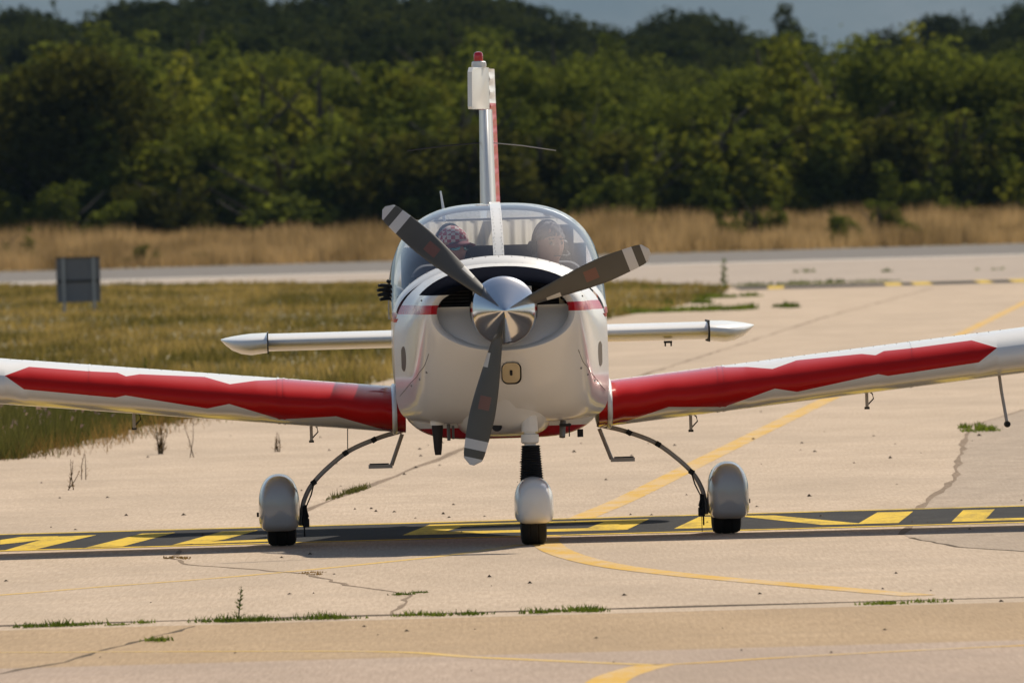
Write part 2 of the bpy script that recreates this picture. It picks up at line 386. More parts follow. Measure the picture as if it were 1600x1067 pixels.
# second marking band far behind
fb = sheet('marking_band', [(4.9, 232), (40, 232), (40, 245), (4.9, 245)], .002, BLACKTOP); tag(fb, kind='structure')
for x0, x1 in ((5.6, 5.95), (8.15, 8.5), (8.75, 9.15), (10.15, 10.45), (10.9, 11.3), (12.3, 12.7), (14, 14.4)):
    tag(sheet('painted_letter_stroke', [(x0 - .1, 233), (x1 - .1, 233), (x1 + .1, 244), (x0 + .1, 244)], .004, YEL), kind='structure')
# joints and cracks
ribbon('joint_gap', [(-40, -13.75), (40, -13.85)], .16, .0014, CRACK, .03, .25)
def crack(pts, w, jit, mat=CRACK): ribbon('crack', pts, w, .0014, mat, jit, .35)
crack([(-2.6, -23), (-1.97, -20.4), (-1.77, -19.2), (-1.6, -17.2), (-1.35, -14.7)], .022, .012)
crack([(-1.76, -.4), (-1.74, -2.2), (-1.65, -3.6), (-1.27, -5.1), (-1.01, -6.3), (-.74, -9), (-.58, -10), (-.49, -10.7), (-.52, -12.8), (-.55, -13.7)], .02, .02, CRACKL)
ribbon('crack', [(-1.4, 5), (-1.22, 9), (-1.11, 12.1), (-.94, 16), (-.71, 21.5), (-.39, 29.7), (-.02, 41), (1.0, 67.6), (3.18, 113), (4.89, 149), (8.67, 220)], .045, .0014, CRACKL, .015, 1.5)
ribbon('crack', [(1.97, -1.4), (2.26, 5.5), (2.67, 12.7), (3.0, 22), (3.45, 34), (4.14, 42)], .035, .0015, CRACKL, .014, .9)
ribbon('crack', [(1.98, -2.2), (2.16, -4.5), (2.45, -5.8), (3.4, -6.6)], .02, .0015, CRACK, .012, .3)

# mountain far beyond the wood
mb = MB(); N = 80; rows = []
for j in range(14):
    row = []
    for i in range(N + 1):
        x = -16000 + 32000 * i / N; t = j / 13
        hgt = 1500 + 160 * math.sin(x * .0011 + 1) + 60 * math.sin(x * .0043) + 25 * math.sin(x * .013 + j)
        row.append((x, 30000 + 3500 * t + 60 * math.sin(x * .004 + j * 2), hgt * (t ** .8) + 30 * math.sin(x * .006 + j * 1.7) * t - 1))
    rows.append(row)
mb.loft(rows, cap=False, closed=False)
tag(mb.build('mountain', MOUNT), kind='structure')

# ------------------------------------------------------------------ trees
def crown_arrays(seed, rx, rz, n, s0, s1, lobes=14, conifer=False, plume=False):
    r = np.random.default_rng(seed); P = []; Nn = []; T = []
    L = []
    if plume:            # several leafy shoots of different height side by side
        for q_ in range(9):
            a = r.uniform(0, 2 * np.pi); d0 = rx * .8 * np.sqrt(r.uniform(0, 1)); hh = rz * 2 * r.uniform(.35, 1.0) * (1 - .3 * d0 / rx); m0 = max(3, int(lobes / 7)); wd = rx * r.uniform(.17, .34); ln = r.normal(0, .12, 2)
            for k in range(m0):
                t = (k + .3) / m0; L.append((np.array([np.cos(a) * d0 + ln[0] * hh * t, np.sin(a) * d0 + ln[1] * hh * t, hh * t]), wd * (1.1 - .75 * t) * r.uniform(.75, 1.2)))
    for k in range(0 if plume else lobes):
        if conifer:
            h = k / (lobes - 1); L.append((np.array([r.normal(0, .08 * rx), r.normal(0, .08 * rx), h * rz * 2]), rx * (1.0 - .72 * h) * .62))
        else:
            a = r.uniform(0, 2 * np.pi); q = np.sqrt(r.uniform(0, 1)); h = r.uniform(0, 1)
            wd = (1 - .55 * h ** 1.6)
            L.append((np.array([np.cos(a) * q * rx * .75 * wd, np.sin(a) * q * rx * .75 * wd, rz * 2 * (.06 + .84 * h)]), rx * r.uniform(.15, .36)))
    if not conifer:
        sk = r.normal(0, .16, 2); ax = r.uniform(.8, 1.25)
        L = [(c * np.array([ax, 1 / ax, 1]) + np.array([sk[0] * c[2], sk[1] * c[2], 0]), q) for c, q in L]
    w = np.array([l[1] ** 2 for l in L]); w /= w.sum()
    idx = r.choice(len(L), n, p=w)
    d = r.normal(size=(n, 3)); d /= np.linalg.norm(d, axis=1)[:, None]
    rad = np.array([L[i][1] for i in idx]); C = np.array([L[i][0] for i in idx])
    clump = r.integers(0, 9, n)
    f = 1.0 + .13 * np.sin(d[:, 0] * 7 + idx) * np.cos(d[:, 1] * 6 + idx * 2) + r.normal(0, .12, n) + (r.uniform(0, 1, n) < .06) * r.uniform(.1, .5, n)
    pos = C + d * (rad * f)[:, None] * np.array([1, 1, .85])
    pos[:, 2] = np.maximum(pos[:, 2], .05)
    nrm = d + r.normal(0, .55, (n, 3)); nrm /= np.linalg.norm(nrm, axis=1)[:, None]
    a = np.cross(nrm, r.normal(size=(n, 3))); a /= np.linalg.norm(a, axis=1)[:, None]; b = np.cross(nrm, a)
    s = r.uniform(s0, s1, n)[:, None]; asp = r.uniform(.5, .9, n)[:, None]
    V = np.stack([pos - a * s, pos - b * s * asp, pos + a * s, pos + b * s * asp], 1).reshape(-1, 3)
    Fi = np.arange(n * 4).reshape(n, 4)
    lobe_t = r.uniform(0, 1, len(L))
    tint = np.clip(.75 * lobe_t[idx] + r.uniform(0, .35, n) - .05, 0, 1)
    return V, Fi, tint
def make_tree(name, seed, rx, rz, n, s0, s1, mat, base_h, **kw):
    root = empty(name)
    V, Fi, T = crown_arrays(seed, rx, rz, n, s0, s1, **kw); V = V + np.array([0, 0, base_h])
    fast_mesh('crown', V, Fi, 4, mat, root, T)
    t = MB(); h = base_h + rz * 1.3; rr = random.Random(seed)
    t.tube([(0, 0, -.3), (rr.uniform(-.1, .1), 0, base_h), (rr.uniform(-.2, .2), rr.uniform(-.2, .2), h)], [.05 * rx + .06, .045 * rx + .04, .03], 8)
    for k in range(5):
        a = rr.uniform(0, 6.28); z0 = base_h * .6 + k * rz * .2
        t.tube([(0, 0, z0), (math.cos(a) * rx * .3, math.sin(a) * rx * .3, z0 + rz * .3), (math.cos(a) * rx * .6, math.sin(a) * rx * .6, z0 + rz * .65)], [.06, .045, .02], 6)
    t.build('trunk', BARK, root)
    return root
protos = {}
specs = {'oak': [('oak_tree', 11 + i, 3.6, 3.2, 15000, .055, .15, LEAF_N, .4, 46) for i in range(3)] + [('oak_tree', 31 + i, 3.4, 3.0, 15000, .055, .15, LEAF_D, .3, 44) for i in range(2)],
         'thicket': [('thicket', 131 + i, 2.6, 2.2, 12000, .045, .12, (LEAF_N, LEAF_Y, LEAF_N, LEAF_D)[i], .0, 42) for i in range(4)],
         'plume': [('ash_tree', 151 + i, 3.2, 3.4, 15000, .055, .14, (LEAF_N, LEAF_Y, LEAF_N)[i], .2, 56) for i in range(3)],
         'yel': [('field_maple', 51 + i, 3.0, 3.0, 14000, .055, .14, LEAF_Y, .3, 42) for i in range(2)],
         'far': [('forest_tree', 91 + i, 4.6, 4.0, 9000, .10, .26, LEAF_F, .5, 40) for i in range(4)]}
for k, lst in specs.items():
    protos[k] = []
    for (nm, sd_, rx, rz, n, a, b, mt, bh, lob) in lst:
        protos[k].append(make_tree(nm, sd_, rx, rz, n, a, b, mt, bh, lobes=lob, plume=k in ('thicket', 'plume')))
used = set()
def place(proto, x, y, s, label, cat, group, sz=None, name=None):
    if proto.name in used: o = copy_tree(proto)
    else: o = proto; used.add(proto.name)
    o.location = (x, y, terrain(y) - .1); o.scale = (s, s, sz or s); o.rotation_euler.z = rnd.uniform(0, 6.28)
    for key in ('label', 'category', 'group'):
        if key in o: del o[key]
    if group: tag(o, group=group)
    tag(o, label, cat); return o
def xat(px, y): return (px - 800) * (y + 75) / 22500.
def zat(py, y): return 1.67 + (341 - py) * (y + 75) / 22500.
def fit(proto, px, top, y, label, cat='tree', group=None, wide=1.0):
    """place a tree so that its own height brings its top to the height seen in the photograph"""
    pyu = top + (px - 800) * math.sin(RR_)
    H = zat(pyu, y) - terrain(y)
    crown = [c for c in proto.children if c.name.startswith('crown')][0]
    h0 = HT[proto.name] if proto.name in HT else float(np.percentile([v.co.z for v in crown.data.vertices], 98.2))
    HT[proto.name] = h0
    s = H / h0
    return place(proto, xat(px - 10, y), y, s * wide, label, cat, group, s)
HT = {}
O, Yl, Fa, Th, Pl = protos['oak'], protos['yel'], protos['far'], protos['thicket'], protos['plume']
fit(O[3], 60, 96, 598, 'tall dark oak at the left end of the near wood', wide=1.25)
fit(O[4], -90, 60, 612, 'dark oak beyond the left edge of the near wood', wide=1.1)
fit(O[4], 150, 125, 603, 'dark round oak just right of the tall left oak', wide=1.1)
fit(O[0], 320, 212, 600, 'low round olive-green oak behind the dry grass left of the aircraft', wide=1.35)
fit(O[1], 235, 270, 602, 'small olive oak between the dark left oak and the low round oak', wide=1.2)
fit(Pl[1], 425, 128, 628, 'yellow-green tree standing above the low round oak', wide=1.15)
fit(Pl[2], 520, 165, 622, 'mid-green ash left of the propeller', wide=1.1)
fit(Yl[1], 655, 120, 632, 'yellow-green tree left of the tail fin', wide=1.1)
fit(Pl[0], 600, 235, 604, 'low green ash behind the upper left propeller blade', wide=1.3)
fit(O[1], 840, 105, 626, 'broad green oak right of the tail fin', wide=1.05)
fit(Pl[2], 735, 190, 608, 'green ash directly behind the tail fin', wide=1.2)
fit(Pl[0], 930, 185, 612, 'green ash above the right side of the canopy', wide=1.2)
fit(O[1], 1060, 150, 622, 'olive oak above the right propeller blade', wide=1.15)
fit(O[2], 1180, 120, 630, 'olive-green oak in the middle of the right-hand wood', wide=1.1)
fit(Pl[2], 1150, 220, 602, 'low dense ash at the foot of the right-hand wood', wide=1.3)
fit(Pl[1], 1330, 92, 622, 'tall yellow-tinged tree in the right-hand wood', wide=1.05)
fit(O[1], 1440, 80, 616, 'large round oak near the right edge', wide=1.15)
fit(O[4], 1310, 180, 600, 'dark shaded oak at the foot of the tall yellow-tinged tree', wide=1.3)
fit(O[2], 1560, 105, 612, 'green oak at the right edge of the picture', wide=1.1)
fit(Pl[0], 1500, 190, 598, 'lower ash in front of the large round oak near the right edge', wide=1.3)
fit(O[1], 1690, 90, 610, 'oak just past the right edge of the picture', wide=1.2)
G1 = 'understorey bushes along the dry grass'
for px in range(-80, 1720, 62):
    q = rnd.choice(Th); fit(q, px + rnd.uniform(-25, 25), rnd.uniform(205, 312) - (px - 800) * .03, rnd.uniform(588, 601), 'low leafy bush in the strip where the wood meets the dry grass', 'bush', G1, rnd.uniform(1.2, 2.0))
G2 = 'trees filling the middle of the wood'
for row, (yy, top) in enumerate(((668, 150), (715, 135), (790, 122), (880, 105))):
    for px in range(-120, 1760, 128 - row * 8):
        q = rnd.choice(O[:3] + Yl[:1] + Pl + Pl if row < 2 else O + Pl); fit(q, px + rnd.uniform(-40, 40), top + rnd.uniform(-28, 32), yy + rnd.uniform(-15, 15), 'rounded tree crown in the middle depth of the wood behind the aircraft', 'tree', G2, 1.25)
G3 = 'dark trees on the far ridge'
sky_top = [(-200, 20), (0, 38), (60, 18), (120, 4), (180, 28), (235, 30), (270, 2), (340, -12), (520, -10), (700, -14), (800, 8), (860, 28), (930, 34), (1000, 30), (1080, 22), (1130, 12), (1180, 34), (1215, 55), (1300, 60), (1350, 66), (1400, 48), (1480, 40), (1540, 24), (1600, 8), (1800, 0)]
def skyline(px):
    for (a, ya), (b, yb) in zip(sky_top, sky_top[1:]):
        if px <= b: return ya + (yb - ya) * (px - a) / (b - a)
    return 0
for row, (yy, off) in enumerate(((1000, 70), (1080, 52), (1160, 34), (1230, 16), (1300, 2))):
    for px in range(-160, 1800, 84):
        p = px + rnd.uniform(-25, 25)
        fit(rnd.choice(Fa), p, skyline(p) + off + rnd.uniform(-4, 14), yy + rnd.uniform(-20, 20), 'dark tree crown in the hazy wood on the far ridge', 'tree', G3, 1.3 if row < 4 else .95)
con = make_tree('conifer', 201, 2.6, 3.2, 6000, .08, .2, LEAF_F, .6, lobes=12, conifer=True)
fit(con, 1250, 22, 1305, 'lone pointed conifer rising from the dip in the far ridge', 'tree', None, 1.0)

ORD = 'first second third fourth fifth sixth seventh eighth ninth tenth eleventh twelfth thirteenth fourteenth fifteenth sixteenth seventeenth eighteenth nineteenth twentieth'.split()
def ordinal(i): return ORD[i] if i < 20 else 'twenty-' + ORD[i - 20]
def relabel(objs, text, outl, outr):
    objs = sorted(objs, key=lambda o: o.location.x / (o.location.y + 75)); k_ = 0
    for o in objs:
        px = 800 + 22500 * o.location.x / (o.location.y + 75)
        if px < 0: o['label'] = outl
        elif px > 1600: o['label'] = outr
        else: o['label'] = text % ordinal(k_); k_ += 1
relabel([o for o in COL.objects if o.get('group') == G3 and o.location.y > 1275], 'dark tree on the skyline of the far ridge, %s from the left', 'dark skyline tree of the far ridge past the left edge', 'dark skyline tree of the far ridge past the right edge')
relabel([o for o in COL.objects if o.get('group') == G1], 'low leafy bush where wood meets dry grass, %s from the left', 'low leafy wood-edge bush past the left edge', 'low leafy wood-edge bush past the right edge')
# ------------------------------------------------------------------ grasses
def vnoise(x, y, cell, seed):
    x = np.asarray(x) / cell + 500; y = np.asarray(y) / cell + 500; i, j = np.floor(x).astype(int), np.floor(y).astype(int); u, v = x - i, y - j
    u = u * u * (3 - 2 * u); v = v * v * (3 - 2 * v)
    def hsh(a, b): return np.modf(np.abs(np.sin(a * 127.1 + b * 311.7 + seed * 74.7) * 43758.5453))[0]
    return (hsh(i, j) * (1 - u) + hsh(i + 1, j) * u) * (1 - v) + (hsh(i, j + 1) * (1 - u) + hsh(i + 1, j + 1) * u) * v
def patchy(x, y, seed): return .55 * vnoise(x, y * .16, 1.6, seed) + .30 * vnoise(x, y * .16, .6, seed + 3) + .15 * vnoise(x, y * .3, .25, seed + 5)
def blades(name, X, Y, Z, Ht, Wd, lean, mat, seed, tintlo=0, tinthi=1):
    r = np.random.default_rng(seed); n = len(X)
    a = r.uniform(0, np.pi, n); la = r.uniform(0, 2 * np.pi, n); l = lean * Ht * r.uniform(.2, 1, n)
    dx, dy = np.cos(a) * Wd / 2, np.sin(a) * Wd / 2
    V = np.empty((n, 3, 3), np.float32)
    V[:, 0] = np.stack([X - dx, Y - dy, Z], 1); V[:, 1] = np.stack([X + dx, Y + dy, Z], 1)
    V[:, 2] = np.stack([X + np.cos(la) * l, Y + np.sin(la) * l, Z + Ht], 1)
    pat = np.clip((patchy(X, Y, seed) - .5) * 3.4 + .5, 0, 1)
    T = np.clip(tintlo + (tinthi - tintlo) * (.38 * r.uniform(0, 1, n) + .62 * pat), 0, 1)
    return fast_mesh(name, V.reshape(-1, 3), np.arange(n * 3).reshape(n, 3), 3, mat, None, T)
rg = np.random.default_rng(5)
n = 90000; X = rg.uniform(-45, 45, n); Y = 533 + 62 * rg.uniform(0, 1, n) ** 1.1
Zt = np.array([terrain(y) for y in Y]); hm = .85 + .25 * np.sin(X * .35) * np.sin(X * .13 + 1) + .1 * np.sin(X * 1.7)
tag(blades('tall_dry_grass', X, Y, Zt, rg.uniform(.55, 1.25, n) * hm, rg.uniform(.03, .07, n), .35, DRY, 1), 'tall straw-coloured dry grass between runway and wood', 'grass', kind='stuff')
ex = np.array([e[0] for e in EDGE]); ey = np.array([e[1] for e in EDGE])
ey2 = np.concatenate([ey[3:], [281, 327, 374, 395]]); ex2 = np.concatenate([ex[3:], [3.2, -3.5, -15.9, -16]])
n = 210000; u = rg.uniform(0, 1, n); Y = 24 + (392 - 24) * u ** 1.55
wl_ = -(6.5 + .062 * (Y + 75)); xr = np.interp(Y, ey2, ex2); xr = np.where(Y < 31, -6 + (Y - 27.5) * .6, xr)
X = wl_ + (xr - wl_) * rg.uniform(0, 1, n) + rg.normal(0, .12, n); ok = (X < xr + rg.normal(0, .10, n)) & (wl_ < xr)
X, Y = X[ok], Y[ok]; n = len(X); D = Y + 75
tag(blades('meadow_grass', X, Y, np.full(n, -.03), rg.uniform(.03, .13, n) * (.35 + 1.5 * vnoise(X, Y * .2, .9, 9)), .010 + D * .00011, .55, MEAD, 2), 'low olive and straw meadow grass left of the apron', 'grass', kind='stuff')
n = 60000; Y = 25 + 40 * rg.uniform(0, 1, n) ** 1.5; xr = np.interp(Y, ey, ex); X = xr - np.abs(rg.normal(0, 1.5, n)) + .30 * (vnoise(Y, Y * 0, 1.3, 4) - .35) + .25 * rg.normal(0, 1, n) * (rg.uniform(0, 1, n) < .15)
tag(blades('verge_grass', X, Y, np.full(n, -.03), rg.uniform(.08, .34, n) * (.35 + 1.35 * vnoise(X, Y * .3, .45, 12)), rg.uniform(.004, .010, n), .6, VERGE, 3, 0, 1), 'taller green verge growing over the apron edge', 'grass', kind='stuff')
n = 5000; Y = 24 + 46 * rg.uniform(0, 1, n); cl_ = vnoise(Y, Y * 0, .8, 21); xr = np.interp(Y, ey, ex); X = xr + rg.normal(.0, .22, n) + .25 * (cl_ - .5); ok = cl_ > .45; X, Y = X[ok], Y[ok]; n = len(X)
tag(blades('verge_fringe', X, Y, np.full(n, -.005), rg.uniform(.03, .20, n), rg.uniform(.004, .009, n), .8, DRYW, 6), 'ragged fringe of dry brown weeds on the concrete edge', 'weeds', kind='stuff')
n = 420; Y = 26 + 22 * rg.uniform(0, 1, n); xr = np.interp(Y, ey, ex); X = xr - np.abs(rg.normal(.3, 1.2, n))
Zf = rg.uniform(.12, .36, n); r2 = rg.normal(size=(n, 3)) * .012
V = np.stack([np.stack([X, Y, Zf], 1) + r2, np.stack([X, Y, Zf], 1) - r2[:, ::-1], np.stack([X, Y, Zf + .022], 1) + r2[:, [1, 2, 0]]], 1).reshape(-1, 3)
tag(fast_mesh('verge_flowers', V, np.arange(n * 3).reshape(n, 3), 3, FLOW, None, rg.uniform(0, 1, n)), 'tiny mauve flower heads scattered through the green verge', 'flowers', kind='stuff')
# grass in the joints and patches on the apron
def tuft(name, cx, cy, sx, sy, n, h, mat, label, cat='weed', seed=0, w=.010, group=None, slope=0.0):
    r = np.random.default_rng(seed + 1000); nc = max(3, n // 28); ccx = r.uniform(-1.6, 1.6, nc) * sx; ccy = r.uniform(-1.3, 1.3, nc) * sy; hc = r.uniform(.35, 1, nc); ci = r.integers(0, nc, n)
    X = cx + ccx[ci] + r.normal(0, .16 * sx + .012, n); Y = cy + ccy[ci] + r.normal(0, .2 * sy + .01, n)
    X = X + slope * (Y - cy)
    o = blades(name, X - cx, Y - cy, np.zeros(n), r.uniform(.3, 1, n) * h * hc[ci], np.full(n, w), .9, mat, seed); o.location = (cx, cy, .004)
    return tag(o, label, cat, group, 'stuff')
k = 0
for (x, sx, n, h, lab) in ((-1.95, .13, 300, .038, 'low green weeds in the joint at the far left'), (-1.62, .06, 90, .03, 'small weed patch in the joint left of the tall weed'), (-1.02, .19, 620, .045, 'long green weed strip in the joint beside the tall weed'), (-.40, .09, 200, .035, 'short weed strip in the joint below the propeller'), (-.13, .07, 120, .03, 'tiny weed tuft in the joint left of the nose wheel'), (.17, .10, 320, .04, 'green weed strip in the joint below the nose wheel'), (1.62, .16, 260, .025, 'thin weed strip in the joint at lower right')):
    tuft('joint_weed', x, -14.25 if x < 1 else -14.35, sx, .10, n, h, GREENW, lab, seed=k); k += 1
tuft('crack_weed', -1.46, -17.0 + .2, .03, .1, 120, .03, GREENW, 'small green tuft in the front left crack', seed=20)
tuft('crack_weed', -.50, -10.6, .03, .12, 90, .025, GREENW, 'tiny green tuft at the end of the middle crack', seed=21)
tuft('crack_weed', -1.72, -2.5, .03, .4, 110, .02, DRYW, 'dry weed in the crack beside the marking band', seed=22)
tuft('crack_weed', -1.0, -6.4, .03, .3, 80, .018, DRYW, 'dry weed along the middle crack', seed=23)
tuft('crack_weed', -1.02, 14.0, .015, 1.5, 380, .05, VERGE, 'grass tuft in the crack behind the left main wheel', seed=24, w=.010, slope=.055)
tuft('crack_weed', 3.44, 32.2, .07, .9, 420, .06, GREENW, 'green tuft on the edge of the asphalt patch at right', seed=25, w=.014)
for i, (x, y, sx, sy, n) in enumerate(((2.75, 170.6, .55, 1.6, 700), (3.7, 171, .30, 1.5, 500), (4.75, 173, .15, 1.2, 200), (4.25, 207, .4, 1.6, 420), (3.3, 190, .25, 1.5, 220), (5.2, 247.6, 1.4, .5, 500), (7.6, 250, .8, .5, 240), (9.9, 300, .25, 1.5, 50), (12.3, 296, .2, 1.5, 45), (7.9, 312, .25, 1.5, 50))):
    tuft('apron_weed', x, y, sx, sy, n, .14, GREENW, ['flat weed patch on the apron nearest the meadow corner', 'flat weed patch right of the first on the far apron', 'small weed spot at the end of the far apron weeds', 'weed patch on the upper far apron', 'thin weeds between the far apron patches', 'weeds along the left end of the far marking band', 'weeds against the middle of the far marking band', 'weed spot on the taxiway above the far band', 'rightmost weed spot on the far taxiway', 'leftmost weed spot on the far taxiway'][i], seed=40 + i, w=.05)
def stalk(name, x, y, h, mat, label, leaves, seed, spread=.12, lw=.016, stems=1):
    rr = random.Random(seed); root = empty(name, (x, y, 0)); tag(root, label, 'weed')
    st = MB(); V = []; T = []
    for s_ in range(stems):
        a = rr.uniform(0, 6.28); ln = rr.uniform(.0, .35) * h * (1 if stems > 1 else .25); hh = h * rr.uniform(.6, 1)
        top = Vector((math.cos(a) * ln, math.sin(a) * ln, hh)); b = Vector((rr.uniform(-.02, .02), 0, 0))
        st.tube([b, b + (top - b) * .5 + Vector((rr.uniform(-.01, .01), 0, 0)), top], [.0035, .0028, .0012], 5)
        for k_ in range(leaves):
            t = .08 + .9 * k_ / leaves; p = b + (top - b) * t; a2 = rr.uniform(0, 6.28); L = spread * (1.05 - .75 * t) * rr.uniform(.6, 1.1)
            d = Vector((math.cos(a2), math.sin(a2), rr.uniform(.2, .9))).normalized(); sdv = d.cross(Vector((0, 0, 1))).normalized() * lw / 2
            V += [p, p + d * L * .5 + sdv, p + d * L, p + d * L * .5 - sdv]; T.append(rr.random())
    st.build('stem', mat, root)
    if V: fast_mesh('leaves', np.array([tuple(v) for v in V]), np.arange(len(V)).reshape(-1, 4), 4, mat, root, T)
    return root
stalk('tall_weed', -1.18, -14.15, .165, GREENW, 'single upright green weed standing in the front joint', 34, 1, .05, .014)
stalk('dry_weed', -2.87, 17.8, .20, DRYW, 'thin dry stalk on the concrete at the far left', 9, 2, .07, .006, 3)
stalk('dry_weed', -2.62, 31.5, .26, DRYW, 'reddish dry grass clump below the left wing', 7, 3, .10, .008, 12)
stalk('dry_weed', -1.75, 31.0, .15, DRYW, 'small twiggy dry weed on the concrete below the left wing', 6, 4, .06, .006, 7)
stalk('dry_weed', -2.35, 29.5, .28, DRYW, 'spindly dry stalk between the two dry clumps below the left wing', 6, 5, .08, .005, 2)
stalk('dry_weed', -2.9, 21.5, .24, DRYW, 'wispy stalk near the left picture edge in front of the verge', 6, 6, .08, .005, 2)
stalk('meadow_stalk', -2.55 - .9, 60.5, .55, GREENW, 'tall green stalk sticking up from the meadow left of the tailplane', 26, 7, .10, .03)
stalk('meadow_stalk', 4.55, 232, 1.1, GREENW, 'tall weed at the meadow corner right of the canopy', 30, 8, .25, .09)
G4 = 'shrubs in the dry grass'
for i, (px, top, yy, w_, lab) in enumerate(((1385, 322, 548, 1.0, 'green shrub in the dry grass near the right edge'), (1340, 355, 540, .8, 'small dark shrub left of the green shrub in the dry grass'), (1195, 322, 556, .8, 'pale shrub in the dry grass right of the propeller'), (235, 385, 541, .8, 'small shrub in the dry grass above the sign'), (330, 392, 540, .6, 'tiny shrub in the dry grass right of the sign'), (20, 372, 545, .8, 'low shrub in the dry grass at the left edge'))):
    fit(Th[i % 3], px, top, yy, lab, 'shrub', G4, w_ * 1.5)
for i, (px, top) in enumerate(((830, 292), (960, 296), (1080, 270), (1010, 282))):
    fit(Yl[1], px, top, 592, ['slim young tree above the canopy at the wood edge', 'slim young tree above the right canopy shoulder', 'slim young tree above the right propeller tip', 'slim young tree between canopy and right propeller tip'][i], 'tree', None, .8)
for lst in protos.values():
    for o in lst:
        if o.name not in used:
            for c in list(o.children): bpy.data.objects.remove(c)
            bpy.data.objects.remove(o)
# loose stones
r_ = np.random.default_rng(77); m = MB()
for i in range(150):
    y = float(r_.uniform(-22, 45)); x = float(r_.uniform(-1, 1)) * (75 + y) * .045; s = float(r_.uniform(.005, .016)) * (1 + max(0, y) * .012)
    vs = [(x + s * math.cos(a) * r_.uniform(.7, 1.2), y + s * math.sin(a) * r_.uniform(.7, 1.2), .004) for a in np.linspace(0, 5.03, 5)] + [(x, y, .004 + s * r_.uniform(.5, 1.0))]
    m.add(vs, [(k, (k + 1) % 5, 5) for k in range(5)])
tag(m.build('loose_stones', CRACK, smooth=False), 'small dark stones scattered over the concrete', 'stones', kind='stuff')
# airfield sign seen from behind
sg = empty('airfield_sign', (-8.86, 220.5, 0)); tag(sg, 'grey sign on two posts seen from behind in the meadow', 'sign')
MB().box((0, 0, .66), (.90, .03, .92)).build('panel', SIGNG, sg, False)
MB().box((0, -.028, 1.115), (.92, .05, .02)).box((0, -.03, .63), (.88, .03, .035)).build('rail', DARK, sg, False)
for sx_ in (-.30, .32): MB().box((sx_, -.045, .55), (.06, .05, 1.12)).build('post', POSTG, sg, False)

# ------------------------------------------------------------------ the aircraft
AX = -.068; YAW = R(.9)
plane = empty('light_aircraft', (AX, 0, 0), (0, 0, YAW))
tag(plane, 'white and red low-wing propeller aircraft taxiing towards the camera', 'airplane')
def ring(y, w, zc, ht, hb, nt, nb, n=72):
    out = []
    for i in range(n):
        a = 2 * math.pi * (i + .5) / n; c, s = math.cos(a), math.sin(a); e = 2 / (nt if s >= 0 else nb); h = ht if s >= 0 else hb
        out.append(Vector((w * math.copysign(abs(c) ** e, c), y, zc + h * math.copysign(abs(s) ** e, s))))
    return out
# engine cowling
CS = [(-1.600, .335, 1.19, .135, .165, 2.6, 2.1), (-1.640, .352, 1.19, .150, .180, 2.6, 2.1), (-1.650, .366, 1.19, .162, .192, 2.6, 2.1), (-1.635, .384, 1.19, .176, .212, 2.6, 2.15), (-1.58, .408, 1.185, .197, .255, 2.5, 2.3),
      (-1.48, .428, 1.17, .226, .345, 2.45, 2.8), (-1.32, .448, 1.14, .270, .440, 2.4, 3.8), (-1.10, .470, 1.10, .318, .474, 2.35, 5.5), (-.90, .505, 1.07, .362, .448, 2.3, 7.0), (-.74, .551, 1.06, .383, .437, 2.3, 8.0)]
cw = MB(); cw.loft([ring(*c) for c in CS], cap=False); cw.f.append(tuple(len(cw.v) - 72 + i for i in range(72))); cw.m.append(0)
cowl = cw.build('cowling', COWLM, plane, auto=60)
fr = [p for p in ring(-1.622, .345, 1.19, .14, .172, 2.6, 2.1) if p.z <= 1.219]
fr = sorted(fr, key=lambda p: math.atan2(p.z - 1.219, p.x) if p.z < 1.219 else 0)
lo = [p for p in ring(-1.622, .348, 1.19, .14, .176, 2.6, 2.1)]
half = [p for p in lo if p.z < 1.215]; half.sort(key=lambda p: p.x)
fm = MB(); pts_ = [Vector((half[0].x, -1.622, 1.219))] + half + [Vector((half[-1].x, -1.622, 1.219))]
pts_ = [Vector((p.x, -1.645 + .17 * max(0, (p.z - 1.0)) / .22, p.z)) for p in pts_]
top_ = [Vector((p.x, -1.475, 1.219)) for p in pts_]
fm.loft([pts_, top_], cap=False, closed=False); fm.box((0, -1.60, 1.27), (.30, .02, .12))
fm.box((0, -1.43, 1.222), (.66, .12, .006))
fm.build('nose_face', WHITE, plane, auto=30)
MB().box((0, -1.36, 1.20), (.62, .02, .26)).build('engine_baffle', DARK, plane, False)
for s_ in (-1, 1):
    for k_ in range(5): MB().box((s_ * .24, -1.42, 1.235 + .017 * k_), (.15, .05, .005)).build('cylinder_fin', PANEL, plane, False)
m = MB(); m.add([(.292, -1.45, 1.226), (.325, -1.45, 1.226), (.292, -1.45, 1.262)], [(0, 1, 2)]); m.add([(.292, -1.445, 1.226), (.325, -1.445, 1.226), (.292, -1.445, 1.262)], [(0, 2, 1)]); m.build('baffle_plate', CREAM, plane, False)
# chin fairing under the spinner
def ring_c(y, w, zt, zb, n_=3.0): return ring(y, w, (zt + zb) / 2, (zt - zb) / 2, (zt - zb) / 2, n_, n_, 48)
MB().loft([ring_c(-1.47, .05, .88, .824, 2), ring_c(-1.44, .09, .88, .797, 2), ring_c(-1.38, .13, .89, .747, 2), ring_c(-1.32, .165, .90, .694, 2), ring_c(-1.27, .192, .90, .648, 2.1), ring_c(-1.22, .212, .90, .613, 2.4), ring_c(-1.15, .230, .90, .584, 3.0), ring_c(-1.05, .240, .88, .564, 3.9), ring_c(-.9, .246, .86, .552, 4), ring_c(-.735, .247, .86, .547, 4)]).build('chin_fairing', WHITE, plane, auto=60)
MB().tube([(-.02, -1.16, .625), (-.02, -1.16, .60)], .001).lathe([(.026, 0), (.026, .05)], (-.040, -1.215, .606), 'Y', 20).build('chin_inlet', BLACK, plane)
